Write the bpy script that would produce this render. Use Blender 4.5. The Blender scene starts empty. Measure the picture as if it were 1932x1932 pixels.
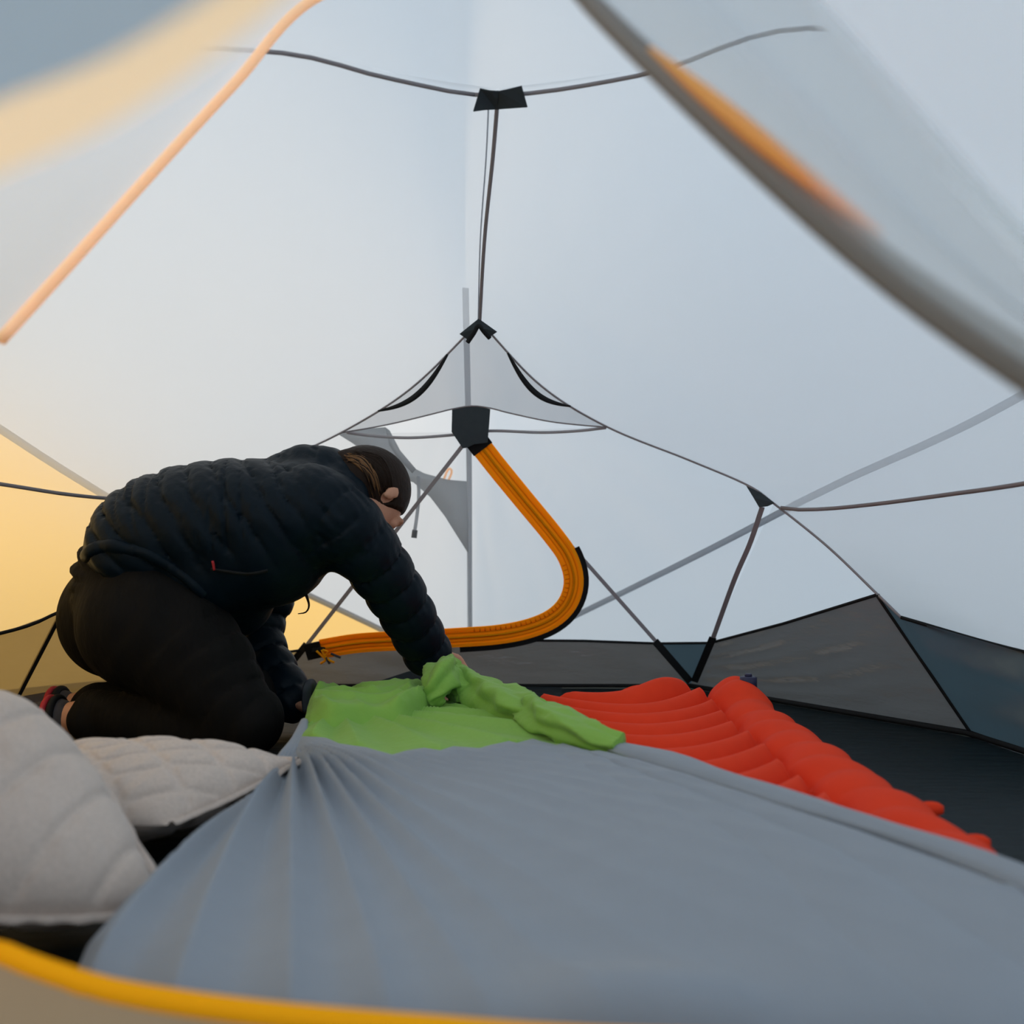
import bpy, bmesh, math, random
import numpy as np
from mathutils import Vector, Matrix, noise, geometry
from mathutils.bvhtree import BVHTree

random.seed(4)
scene = bpy.context.scene
COL = scene.collection
TAU = 2*math.pi

# ------------------------------------------------------------------ camera
FPX = 1800.0
SZ = 1932
CAM = np.array([0.0, 0.0, 0.45])
PITCH = math.atan(51/FPX)
cd = bpy.data.cameras.new('camera')
cam = bpy.data.objects.new('camera', cd)
COL.objects.link(cam)
cam.location = CAM
cam.rotation_euler = (math.pi/2 + PITCH, 0, 0)
cd.sensor_fit = 'HORIZONTAL'
cd.sensor_width = 36
cd.lens = 36*FPX/SZ
cd.clip_start = 0.01
cd.dof.use_dof = True
cd.dof.focus_distance = 2.2
cd.dof.aperture_fstop = (cd.lens/1000)/0.013
scene.camera = cam

# ------------------------------------------------------------------ sky, sun, exposure
world = bpy.data.worlds.new('dusk_sky')
scene.world = world
world.use_nodes = True
wn = world.node_tree.nodes
wl = world.node_tree.links
wn['Background'].inputs['Strength'].default_value = 0.78
wn['Background'].inputs['Color'].default_value = (0.90, 1.06, 1.22, 1)
sd = bpy.data.lights.new('low_sun', 'SUN')
sun = bpy.data.objects.new('low_sun', sd)
COL.objects.link(sun)
sd.energy = 1.75
sd.color = (1.0, 0.72, 0.42)
sd.angle = math.radians(12)
sun.rotation_euler = Vector((0.80, -0.58, -0.03)).to_track_quat('-Z', 'Y').to_euler()
vs = scene.view_settings
vs.view_transform = 'Standard'
vs.look = 'None'
vs.gamma = 1
vs.use_curve_mapping = False
vs.exposure = 0.22
scene.cycles.use_denoising = True
scene.cycles.max_bounces = 14
scene.cycles.transparent_max_bounces = 16
scene.cycles.transmission_bounces = 12
scene.cycles.diffuse_bounces = 7

# ------------------------------------------------------------------ pixel helpers
FW = np.array([0, math.cos(PITCH), math.sin(PITCH)])
UP = np.array([0, -math.sin(PITCH), math.cos(PITCH)])
RT = np.array([1.0, 0, 0])
def raydir(px, py):
    return (px-SZ/2)*RT - (py-SZ/2)*UP + FPX*FW
def W(px, py, Y):            # the point of that pixel's sight line at depth Y
    d = raydir(px, py)
    return CAM + d*(Y/d[1])
def G(px, py, z=0.0):        # where the sight line meets the level z
    d = raydir(px, py)
    return CAM + d*((z-CAM[2])/d[2])
def proj(P):
    q = np.asarray(P) - CAM
    x, y, z = q@RT, q@UP, q@FW
    return SZ/2 + FPX*x/z, SZ/2 - FPX*y/z
def on_plane(px, py, a, n):
    d = raydir(px, py)
    return CAM + d*(np.dot(np.asarray(a)-CAM, n)/np.dot(d, n))

# ------------------------------------------------------------------ curve / mesh helpers
def cat(pts, n=40):
    P = np.array(pts, float)
    if len(P) == 2:
        t = np.linspace(0, 1, n)[:, None]
        return P[0]*(1-t)+P[1]*t
    Q = np.vstack([2*P[0]-P[1], P, 2*P[-1]-P[-2]])
    dense = []
    for i in range(1, len(Q)-2):
        p0, p1, p2, p3 = Q[i-1:i+3]
        t = np.linspace(0, 1, 24, endpoint=False)[:, None]
        dense.append(0.5*(2*p1+(p2-p0)*t+(2*p0-5*p1+4*p2-p3)*t*t+(3*p1-p0-3*p2+p3)*t**3))
    dense.append(P[-1:])
    D = np.vstack(dense)
    s = np.concatenate([[0], np.cumsum(np.linalg.norm(np.diff(D, axis=0), axis=1))])
    u = np.linspace(0, s[-1], n)
    return np.stack([np.interp(u, s, D[:, k]) for k in range(D.shape[1])], 1)
def lin(pts, n=40):
    P = np.array(pts, float)
    s = np.concatenate([[0], np.cumsum(np.linalg.norm(np.diff(P, axis=0), axis=1))])
    u = np.linspace(0, s[-1], n)
    return np.stack([np.interp(u, s, P[:, k]) for k in range(P.shape[1])], 1)
def gridm(P, closed_v=False):
    n, m = P.shape[:2]
    V = P.reshape(-1, 3)
    F = []
    for i in range(n-1):
        for j in range(m if closed_v else m-1):
            k = (j+1) % m
            F.append((i*m+j, i*m+k, (i+1)*m+k, (i+1)*m+j))
    return V, F
def coons(top, bot, left, right, nu=40, nv=40):
    # top/bot run along u; left joins top[0]->bot[0]; right joins top[-1]->bot[-1]
    t, b, l, r = cat(top, nu), cat(bot, nu), cat(left, nv), cat(right, nv)
    u = np.linspace(0, 1, nu)[:, None, None]
    v = np.linspace(0, 1, nv)[None, :, None]
    S = (1-v)*t[:, None]+v*b[:, None]+(1-u)*l[None]+u*r[None]
    S -= (1-u)*(1-v)*t[0]+u*(1-v)*t[-1]+(1-u)*v*b[0]+u*v*b[-1]
    return S
def merge(*parts):
    V, F, o = [], [], 0
    for v, f in parts:
        V.append(np.asarray(v, float)); F += [tuple(i+o for i in q) for q in f]; o += len(v)
    return np.vstack(V), F
def tangents(P):
    T = np.gradient(P, axis=0)
    return T/np.maximum(np.linalg.norm(T, axis=1, keepdims=True), 1e-9)
def tube(path, r, seg=8, caps=True):
    P = np.asarray(path, float)
    n = len(P)
    r = np.full(n, r) if np.isscalar(r) else np.asarray(r)
    T = tangents(P)
    N = np.cross(T[0], (0, 0, 1.0))
    if np.linalg.norm(N) < 1e-3: N = np.cross(T[0], (1.0, 0, 0))
    rings = []
    a = np.linspace(0, TAU, seg, endpoint=False)
    for i in range(n):
        N = N-T[i]*np.dot(N, T[i]); N /= np.linalg.norm(N)
        B = np.cross(T[i], N)
        rings.append(P[i]+r[i]*(np.cos(a)[:, None]*N+np.sin(a)[:, None]*B))
    V, F = gridm(np.array(rings), True)
    if caps:
        F += [tuple(range(seg))[::-1], tuple(range((n-1)*seg, n*seg))]
    return V, F
def ribbon(path, width, normal, thick=0.002):
    P = np.asarray(path, float)
    n = len(P)
    T = tangents(P)
    Nn = np.broadcast_to(np.asarray(normal, float), P.shape)
    w = np.full(n, width) if np.isscalar(width) else np.asarray(width)
    S = np.cross(T, Nn); S /= np.maximum(np.linalg.norm(S, axis=1, keepdims=True), 1e-9)
    Nn = np.cross(S, T)
    h = (w/2)[:, None]
    R = np.stack([P-S*h-Nn*thick/2, P+S*h-Nn*thick/2, P+S*h+Nn*thick/2, P-S*h+Nn*thick/2], 1)
    V, F = gridm(R, True)
    F += [(3, 2, 1, 0), tuple((n-1)*4+k for k in range(4))]
    return V, F
def tess(P3, P2=None):
    P2 = P2 if P2 is not None else [(p[0], p[2]) for p in P3]
    tri = geometry.tessellate_polygon([[Vector((a, b, 0)) for a, b in P2]])
    return [tuple(t) for t in tri]
def sheet(pix, depth, thick=0.0015):
    # a piece of cloth: outline in pixels, depth a number, list or function
    pts = []
    for i, (x, y) in enumerate(pix):
        Y = depth(x, y) if callable(depth) else (depth[i] if hasattr(depth, '__len__') else depth)
        pts.append(W(x, y, Y))
    P = np.array(pts)
    tri = tess(P, pix)
    n = len(P)
    nrm = np.zeros(3)
    for t in tri:
        c = np.cross(P[t[1]]-P[t[0]], P[t[2]]-P[t[0]])
        nrm += c if c[1] < 0 else -c
    nrm /= np.linalg.norm(nrm)
    V = np.vstack([P+nrm*thick/2, P-nrm*thick/2])
    F = list(tri)+[tuple(i+n for i in t[::-1]) for t in tri]
    F += [(i, (i+1) % n, n+(i+1) % n, n+i) for i in range(n)]
    return V, F

ORG = {}
def link_mesh(name, V, F, mat, parent=None, origin=None, smooth=True):
    V = np.asarray(V, float)
    if parent is not None:
        org = ORG[parent.name]
    elif origin is not None:
        org = np.asarray(origin, float)
    else:
        org = np.array([V[:, 0].mean(), V[:, 1].mean(), V[:, 2].min()])
    me = bpy.data.meshes.new(name)
    me.from_pydata((V-org).tolist(), [], [tuple(int(i) for i in f) for f in F])
    me.validate()
    bm = bmesh.new(); bm.from_mesh(me)
    bmesh.ops.recalc_face_normals(bm, faces=bm.faces)
    bm.to_mesh(me); bm.free()
    for p in me.polygons: p.use_smooth = smooth
    if smooth is True: pass
    me.materials.append(mat)
    o = bpy.data.objects.new(name, me)
    COL.objects.link(o)
    if parent is not None:
        o.parent = parent
    else:
        o.location = org
    ORG[o.name] = org
    return o
def empty(name, loc):
    o = bpy.data.objects.new(name, None)
    o.empty_display_size = 0.05
    COL.objects.link(o)
    o.location = loc
    ORG[o.name] = np.asarray(loc, float)
    return o
def tag(o, label=None, cat_=None, group=None, kind=None):
    if label: o['label'] = label
    if cat_: o['category'] = cat_
    if group: o['group'] = group
    if kind: o['kind'] = kind
    return o

# ------------------------------------------------------------------ materials
def newmat(name):
    m = bpy.data.materials.new(name)
    m.use_nodes = True
    nt = m.node_tree
    nt.nodes.clear()
    out = nt.nodes.new('ShaderNodeOutputMaterial')
    return m, nt, out
def noise_node(nt, scale, detail=3, coord='Object', stretch=None):
    tc = nt.nodes.new('ShaderNodeTexCoord')
    nz = nt.nodes.new('ShaderNodeTexNoise')
    nz.inputs['Scale'].default_value = scale
    nz.inputs['Detail'].default_value = detail
    if stretch:
        mp = nt.nodes.new('ShaderNodeMapping')
        mp.inputs['Scale'].default_value = stretch
        nt.links.new(tc.outputs[coord], mp.inputs[0]); nt.links.new(mp.outputs[0], nz.inputs['Vector'])
    else:
        nt.links.new(tc.outputs[coord], nz.inputs['Vector'])
    return nz
def vary(nt, col, fac_out, amt):
    mix = nt.nodes.new('ShaderNodeMix'); mix.data_type = 'RGBA'
    c = np.array(col[:3])
    mix.inputs[6].default_value = (*np.clip(c*(1-amt), 0, 1), 1)
    mix.inputs[7].default_value = (*np.clip(c*(1+amt), 0, 1), 1)
    nt.links.new(fac_out, mix.inputs[0])
    return mix.outputs[2]
def cloth(name, col, rough=0.8, amt=0.08, nscale=30, bump=0.15, bscale=60, sheen=0.0, spec=0.25, weave=0.0, wscale=900, stretch=None, bdist=0.002):
    m, nt, out = newmat(name)
    b = nt.nodes.new('ShaderNodeBsdfPrincipled')
    b.inputs['Roughness'].default_value = rough
    b.inputs['Specular IOR Level'].default_value = spec
    b.inputs['Sheen Weight'].default_value = sheen
    nz = noise_node(nt, nscale)
    nt.links.new(vary(nt, col, nz.outputs[0], amt), b.inputs['Base Color'])
    nb = noise_node(nt, bscale, 4, stretch=stretch)
    bp = nt.nodes.new('ShaderNodeBump')
    bp.inputs['Strength'].default_value = bump
    bp.inputs['Distance'].default_value = bdist
    nt.links.new(nb.outputs[0], bp.inputs['Height'])
    nt.links.new(bp.outputs[0], b.inputs['Normal'])
    nt.links.new(b.outputs[0], out.inputs[0])
    return m
def thin(name, refl, trans, clear, amt=0.05, nscale=3.0, wrinkle=0.0, wscale=14, stretch=None, grid=0.0, gscale=220, gloss=0.0):
    # thin tent fabric: reflects, lets light through diffusely, and is see-through by 'clear'
    m, nt, out = newmat(name)
    nz = noise_node(nt, nscale, 3)
    d = nt.nodes.new('ShaderNodeBsdfDiffuse')
    t = nt.nodes.new('ShaderNodeBsdfTranslucent')
    nt.links.new(vary(nt, refl, nz.outputs[0], amt), d.inputs[0])
    nt.links.new(vary(nt, trans, nz.outputs[0], amt), t.inputs[0])
    if wrinkle > 0:
        nb = noise_node(nt, wscale, 3, stretch=stretch)
        bp = nt.nodes.new('ShaderNodeBump')
        bp.inputs['Strength'].default_value = wrinkle
        bp.inputs['Distance'].default_value = 0.01
        nt.links.new(nb.outputs[0], bp.inputs['Height'])
        nt.links.new(bp.outputs[0], d.inputs['Normal']); nt.links.new(bp.outputs[0], t.inputs['Normal'])
    add = nt.nodes.new('ShaderNodeAddShader')
    nt.links.new(d.outputs[0], add.inputs[0]); nt.links.new(t.outputs[0], add.inputs[1])
    if gloss > 0:
        gl = nt.nodes.new('ShaderNodeBsdfGlossy')
        gl.inputs['Roughness'].default_value = 0.38
        if wrinkle > 0: nt.links.new(bp.outputs[0], gl.inputs['Normal'])
        mg = nt.nodes.new('ShaderNodeMixShader')
        mg.inputs[0].default_value = gloss
        nt.links.new(add.outputs[0], mg.inputs[1]); nt.links.new(gl.outputs[0], mg.inputs[2])
        add = mg
    if clear > 0:
        tr = nt.nodes.new('ShaderNodeBsdfTransparent')
        mx = nt.nodes.new('ShaderNodeMixShader')
        mx.inputs[0].default_value = clear
        if grid > 0:
            tc = nt.nodes.new('ShaderNodeTexCoord')
            w1 = nt.nodes.new('ShaderNodeTexChecker')
            w1.inputs['Scale'].default_value = gscale
            nt.links.new(tc.outputs['Object'], w1.inputs['Vector'])
            mr = nt.nodes.new('ShaderNodeMapRange')
            mr.inputs['To Min'].default_value = clear-grid
            mr.inputs['To Max'].default_value = clear+grid
            nt.links.new(w1.outputs['Fac'], mr.inputs['Value'])
            nt.links.new(mr.outputs[0], mx.inputs[0])
        nt.links.new(add.outputs[0], mx.inputs[1]); nt.links.new(tr.outputs[0], mx.inputs[2])
        nt.links.new(mx.outputs[0], out.inputs[0])
    else:
        nt.links.new(add.outputs[0], out.inputs[0])
    return m

M_canopy = thin('white_canopy_nylon', (0.26, 0.27, 0.28), (0.66, 0.67, 0.68), 0.42, 0.02, 2.0)
M_fly = thin('pale_grey_fly', (0.25, 0.26, 0.27), (0.61, 0.62, 0.625), 0.0, 0.03, 1.5, 0.25, 5)
M_fly_orange = thin('orange_fly', (0.40, 0.26, 0.07), (1.0, 0.62, 0.20), 0.0, 0.06, 2.0, 0.25, 5)
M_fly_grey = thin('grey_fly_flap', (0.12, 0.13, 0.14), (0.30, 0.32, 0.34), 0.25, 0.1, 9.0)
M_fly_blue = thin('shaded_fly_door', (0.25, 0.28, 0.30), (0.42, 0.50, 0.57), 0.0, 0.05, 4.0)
M_frontp = thin('white_front_nylon', (0.40, 0.41, 0.43), (0.85, 0.86, 0.88), 0.30, 0.02, 2.0)
M_mesh = thin('fine_grey_mesh', (0.30, 0.31, 0.32), (0.30, 0.31, 0.32), 0.84)
M_gable = thin('vent_mesh', (0.22, 0.23, 0.24), (0.28, 0.29, 0.31), 0.45)
M_tub = thin('dark_ripstop', (0.040, 0.039, 0.039), (0.135, 0.130, 0.125), 0.0, 0.1, 6, 1.0, 12, (1, 1, 3), gloss=0.09)
M_tub_backlit = thin('backlit_ripstop', (0.045, 0.043, 0.035), (0.16, 0.14, 0.10), 0.12, 0.1, 6, 0.4, 10, (1, 1, 3))  # left wall's ripstop, its gold backlight put into a warmer, more see-through fabric
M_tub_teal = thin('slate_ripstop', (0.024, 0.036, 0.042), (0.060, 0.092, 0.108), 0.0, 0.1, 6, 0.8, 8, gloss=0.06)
M_floor = cloth('floor_coated_nylon', (0.005, 0.0115, 0.0145), 0.55, 0.25, 6, 0.5, 9, spec=0.22, stretch=(1, 3, 1), bdist=0.012)
M_seam = thin('grey_seam_tape', (0.27, 0.25, 0.26), (0.10, 0.095, 0.10), 0.0)
M_seam_soft = thin('fly_seam_tape', (0.18, 0.19, 0.20), (0.33, 0.35, 0.38), 0.2)
M_black = cloth('black_webbing', (0.008, 0.009, 0.010), 0.75, 0.2, 80)
M_gusset = thin('charcoal_gusset', (0.045, 0.053, 0.058), (0.05, 0.06, 0.066), 0.0, 0.1, 60)
M_orange = thin('orange_zip_tape', (0.88, 0.42, 0.010), (0.34, 0.155, 0.003), 0.0)
M_orange_deep = thin('orange_zip_coil', (0.70, 0.27, 0.006), (0.15, 0.055, 0.001), 0.0)
M_orange_edge = thin('orange_edge_binding', (0.72, 0.42, 0.16), (0.62, 0.36, 0.14), 0.0)
M_peach_edge = thin('peach_edge_binding', (0.84, 0.66, 0.46), (0.45, 0.35, 0.24), 0.0)
M_peach_wide = thin('wide_peach_binding', (0.95, 0.68, 0.44), (0.98, 0.71, 0.45), 0.0)
M_ground = cloth('dark_grass_ground', (0.05, 0.06, 0.035), 0.95, 0.5, 12, 0.6, 40, bdist=0.02)
M_sheet = cloth('grey_sheet_fabric', (0.255, 0.285, 0.325), 0.85, 0.05, 20, 0.06, 300, sheen=0.15)
M_green = cloth('green_sheet_fabric', (0.225, 0.42, 0.070), 0.8, 0.06, 12, 0.45, 26, sheen=0.1, bdist=0.010)
M_pad = cloth('orange_red_pad_fabric', (0.78, 0.048, 0.013), 0.75, 0.06, 30, 0.12, 70, spec=0.12)
M_pillow = cloth('heather_quilt', (0.55, 0.46, 0.40), 0.95, 0.25, 260, 0.25, 200, sheen=0.25)
M_jacket = cloth('navy_down_nylon', (0.0016, 0.0070, 0.0125), 0.5, 0.2, 30, 0.4, 45, spec=0.13, bdist=0.005)
M_pants = cloth('black_trouser_cloth', (0.0070, 0.0064, 0.0060), 0.85, 0.2, 20, 0.7, 16, spec=0.12, stretch=(1.4, 1, 0.6), bdist=0.014)
M_skin = cloth('skin', (0.55, 0.27, 0.16), 0.55, 0.06, 40, 0.05, 120, spec=0.4)
M_hair = cloth('brown_hair', (0.016, 0.0075, 0.0035), 0.6, 0.3, 60, 0.6, 60, spec=0.15, bdist=0.004)
M_hair_light = cloth('fair_hair_strand', (0.16, 0.075, 0.025), 0.45, 0.3, 60)
M_red = cloth('red_trim', (0.45, 0.03, 0.04), 0.6)
M_shoe = cloth('grey_shoe_knit', (0.06, 0.055, 0.06), 0.8, 0.2, 80)
M_valve = cloth('dark_blue_valve', (0.03, 0.03, 0.07), 0.4, 0.1)
M_strapgrey = cloth('grey_strap', (0.045, 0.05, 0.058), 0.6, 0.1, 80)

# ------------------------------------------------------------------ tent: key points
H = W(940, 168, 1.75)
R2 = W(905, 606, 2.42)
APEX = W(890, 815, 2.66)
PR = W(1437, 945, 2.48)
BL = np.array([-0.72, 2.90, 0.0]); BR = np.array([0.535, 2.90, 0.0])
RO = G(1838, 1390); LO = G(4, 1372)
FLOOR = [BL, BR, RO, np.array([1.15, 1.3, 0]), np.array([0.62, 0.52, 0]), np.array([-0.78, 0.52, 0]), np.array([-1.32, 1.3, 0]), LO]

# ground outside
gx = np.linspace(-9, 9, 46); gy = np.linspace(-6, 12, 46)
GP = np.array([[(x, y, -0.012-0.03*abs(noise.noise((x*0.7, y*0.7, 0)))) for y in gy] for x in gx])
V, F = gridm(GP)
tag(link_mesh('ground', V, F, M_ground, origin=(0, 0, 0)), 'dark grassy ground outside around the tent', 'ground', kind='structure')

# floor: fine grid clipped to the octagon, with soft rumples
ctr = np.mean(FLOOR, axis=0)
rings = []
for k in range(25):
    f = k/24
    ring = lin(FLOOR+[FLOOR[0]], 121)[:-1]
    ring = ctr + (ring-ctr)*f
    for p in ring:
        rr = 1-abs(2*f-1)
        p[2] = 0.004*noise.noise((p[0]*5, p[1]*7, 1.3))*rr - 0.001
    rings.append(ring)
V, F = gridm(np.array(rings), True)
floor = tag(link_mesh('floor', V, F, M_floor, origin=(0, 0, 0)), 'dark slate coated fabric tent floor', 'floor', kind='structure')

# canopy -----------------------------------------------------------
E_R = W(1700, 1165, 2.18)
E_L = W(118, 1152, 2.25)
backR = [R2, W(1020, 727, 2.50), W(1145, 805, 2.56), W(1300, 868, 2.55), W(1410, 915, 2.50), W(1460, 950, 2.46), W(1560, 1030, 2.37), W(1655, 1121, 2.25), E_R]
backL = [R2, W(775, 733, 2.50), W(640, 818, 2.56), W(500, 880, 2.56), W(370, 930, 2.50), W(290, 985, 2.44), W(200, 1070, 2.35), E_L]
ridge = [R2, W(914, 450, 2.14), W(930, 290, 1.92), H]
frontR = [H, W(1220, 127, 1.66), W(1560, 40, 1.48), np.array([0.86, 1.25, 1.0]), np.array([1.1, 1.1, 0.6]), np.array([1.15, 1.0, 0.22])]
frontL = [H, W(740, 137, 1.68), W(515, 85, 1.58), np.array([-0.68, 1.42, 1.19]), np.array([-1.05, 1.22, 0.98]), np.array([-1.28, 1.08, 0.6]), np.array([-1.32, 1.0, 0.22])]
botR = [E_R, W(1932, 1230, 2.0), np.array([1.17, 1.6, 0.2]), frontR[-1]]
botL = [E_L, W(0, 1195, 2.1), np.array([-1.33, 1.6, 0.2]), frontL[-1]]
ceiling = empty('ceiling', (0, 1.75, 1.2))
tag(ceiling, 'pale translucent fabric canopy over the inside of the tent', 'ceiling', kind='structure')
SR = coons(ridge, botR, backR, frontR, 60, 70)
SL = coons(ridge, botL, backL, frontL, 60, 70)
def fine_folds(S, c, amp, n, rng):
    # soft tension folds fanning out of a pull point
    for i in range(S.shape[0]):
        for j in range(S.shape[1]):
            d = S[i, j]-c
            r = np.linalg.norm(d)
            a = math.atan2(d[2], d[0])
            e = min(i, S.shape[0]-1-i, j, S.shape[1]-1-j)/6
            S[i, j, 1] += amp*math.sin(a*n)*math.exp(-r/rng)*min(1, e)
fine_folds(SR, SR[0, 40], 0.004, 26, 0.4)
vR, fR = gridm(SR); vL, fL = gridm(SL)
link_mesh('canopy_panel', vR, fR, M_canopy, ceiling)
link_mesh('canopy_panel', vL, fL, M_canopy, ceiling)
FR_APEX = np.array([-0.12, 1.42, 1.34])
fe = [frontL[-1], np.array([-1.22, 1.02, 0.75]), np.array([-0.95, 1.12, 1.03]), np.array([-0.5, 1.32, 1.25]), FR_APEX, np.array([0.35, 1.28, 1.25]), np.array([0.8, 1.08, 1.0]), np.array([1.08, 1.0, 0.7]), frontR[-1]]
cs = frontL[::-1][:-1]+frontR
A = cat(fe, 81); B = cat(cs, 81)
vv = np.linspace(0, 1, 14)[None, :, None]
SF = A[:, None]*(1-vv)+B[:, None]*vv
for i in range(81):
    for j in range(14):
        v = j/13
        d = SF[i, j]-H
        a = math.atan2(d[1], d[0])
        SF[i, j, 2] += 0.03*math.sin(math.pi*v)*math.sin(math.pi*i/80)
        SF[i, j, 2] += 0.005*math.sin(a*16)*math.sin(math.pi*v)*math.exp(-np.linalg.norm(d)/0.5)
B = SF[:, -1].copy()
vF, fF = gridm(SF)
link_mesh('canopy_panel', vF, fF, M_canopy, ceiling)
cv, cf = merge((vR, fR), (vL, fL), (vF, fF))
CAN = BVHTree.FromPolygons([Vector(v) for v in cv], cf)
def on_bvh(bvh, px, py, off=0.004, fallback=2.3):
    d = Vector(raydir(px, py)).normalized()
    loc, n, i, dist = bvh.ray_cast(Vector(CAM), d)
    if loc is None:
        p = W(px, py, fallback); return p, -np.array(d)
    if n.dot(d) > 0: n = -n
    return np.array(loc+n*off), np.array(n)
def bvh_line(bvh, pix, n=30, off=0.004, curve=True, fallback=2.3):
    q = (cat if curve else lin)([(x, y, 0) for x, y in pix], n)
    r = [on_bvh(bvh, x, y, off, fallback) for x, y, _ in q]
    return np.array([a for a, b in r]), np.array([b for a, b in r])
def seam3(path, w, parent, mat=M_seam, name='seam', nrm=(0, -1, 0.2), th=0.003):
    V, F = ribbon(path, w, nrm, th)
    return link_mesh(name, V, F, mat, parent, smooth=False)
# ridge seam, cross seam, side seams
p = cat(ridge, 30); p[:, 2] -= 0.006
V, F = tube(p, 0.0042, 8); link_mesh('ridge_seam', V, F, M_seam, ceiling)
p2 = p.copy(); p2[:, 0] += np.linspace(-0.004, -0.017, 30); p2[:, 2] -= 0.001
V, F = tube(p2, 0.0016, 6); link_mesh('seam_stitch', V, F, M_seam_soft, ceiling)
for c, o in ((frontL, 0), (frontR, 0)):
    p = (B[:41][::-1] if c is frontL else B[40:]).copy(); p[:, 2] -= 0.012
    V, F = tube(p, 0.004, 8); link_mesh('cross_seam', V, F, M_seam, ceiling)
for c in (backR, backL):
    p = cat(c, 60)
    V, F = tube(p, 0.0032, 8); link_mesh('edge_seam', V, F, M_seam, ceiling)
for c in (botR, botL):
    p = cat(c, 40)
    V, F = tube(p, 0.0042, 8); link_mesh('edge_seam', V, F, M_black, ceiling)
q, n = bvh_line(CAN, [(1475, 957), (1530, 961), (1650, 950), (1800, 930), (1932, 911), (2300, 850), (2900, 740)], 44)
link_mesh('side_seam', *ribbon(q, 0.009, n, 0.003), M_seam, ceiling)
q, n = bvh_line(CAN, [(330, 937), (245, 941), (130, 932), (0, 912), (-400, 850), (-1000, 740)], 44)
link_mesh('side_seam', *ribbon(q, 0.008, n, 0.003), M_seam, ceiling)
def can_patch(pix, mat, name='gusset', off=0.008):
    P = np.array([on_bvh(CAN, x, y, off, 2.45)[0] for x, y in pix])
    tri = tess(P, pix)
    nn = len(P)
    Vv = np.vstack([P, P+np.array([0, 0.004, 0.002])])
    Ff = list(tri)+[tuple(i+nn for i in t[::-1]) for t in tri]+[(i, (i+1) % nn, nn+(i+1) % nn, nn+i) for i in range(nn)]
    return link_mesh(name, Vv, Ff, mat, ceiling, smooth=False)
def gus(pix, Ys, par, mat=M_gusset, name='gusset', th=0.003):
    V, F = sheet(pix, Ys, th)
    return link_mesh(name, V, F, mat, par, smooth=False)
gus([(906, 167), (925, 171), (941, 172), (938, 190), (936, 206), (915, 207), (893, 210)], [1.73, 1.73, 1.735, 1.75, 1.77, 1.76, 1.75], ceiling)
gus([(941, 172), (960, 168), (984, 162), (990, 184), (995, 202), (965, 204), (937, 206)], [1.735, 1.73, 1.72, 1.735, 1.745, 1.755, 1.77], ceiling)
gus([(903, 601), (905, 618), (884, 642), (867, 630)], [2.40, 2.40, 2.42, 2.41], ceiling)
gus([(903, 601), (938, 626), (922, 637), (905, 618)], [2.40, 2.41, 2.42, 2.40], ceiling)
V, F = tube(cat([W(882, 646, 2.42), W(893, 630, 2.41), W(903, 615, 2.40), W(914, 627, 2.41), W(924, 638, 2.42)], 20), 0.006, 8)
link_mesh('gusset_strap', V, F, M_black, ceiling)
gus([(1408, 917), (1436, 930), (1461, 949), (1448, 955), (1432, 957), (1422, 940)], [2.46, 2.45, 2.42, 2.43, 2.44, 2.45], ceiling)

# back wall -----------------------------------------------------------
wall_back = tag(empty('wall_back', (-0.1, 2.9, 0)), 'back tent wall with mesh, grey lower band and vent', 'wall', kind='structure')
LT = W(572, 1226, 2.84)                 # tops of the lower band over the corners
RT1 = W(1240, 1214, 2.84); RT2 = W(1340, 1213, 2.80)
PK_R = W(1655, 1122, 2.25)
bp_a = APEX; bp_n = np.cross(RT1-APEX, LT-APEX); bp_n /= np.linalg.norm(bp_n)
if bp_n[1] > 0: bp_n = -bp_n
def BP(x, y, off=0.0):
    return on_plane(x, y, bp_a+bp_n*off, bp_n)
def panel(name, corners, mat, parent, n=16, sag=0.0):
    a, b, c, d = [np.asarray(q) for q in corners]     # a-b top, d-c bottom
    u = np.linspace(0, 1, n)[:, None, None]; v = np.linspace(0, 1, n)[None, :, None]
    S = (1-u)*(1-v)*a+u*(1-v)*b+u*v*c+(1-u)*v*d
    nn = np.cross(b-a, d-a); nn /= max(np.linalg.norm(nn), 1e-9)
    S = S+nn*sag*np.sin(math.pi*u)*np.sin(math.pi*v)
    V, F = gridm(S)
    return link_mesh(name, V, F, mat, parent)
# mesh facets
panel('mesh_panel', [APEX, APEX+(1e-4, 0, 0), RT1, LT], M_mesh, wall_back)
panel('mesh_panel', [APEX, PR, RT2, RT1], M_mesh, wall_back)
PLm = W(354, 945, 2.48)
for e_, tip in ((backR[2:5], PR), (backL[2:5], PLm)):
    vv2 = np.linspace(0, 1, 10)[None, :, None]
    top_ = cat(e_, 30); bot_ = lin([APEX, tip], 30)
    link_mesh('mesh_panel', *gridm(top_[:, None]*(1-vv2)+bot_[:, None]*vv2), M_mesh, wall_back)
LT2 = W(470, 1240, 2.78)
panel('mesh_panel', [PLm, APEX, LT, LT2], M_mesh, wall_back)
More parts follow.
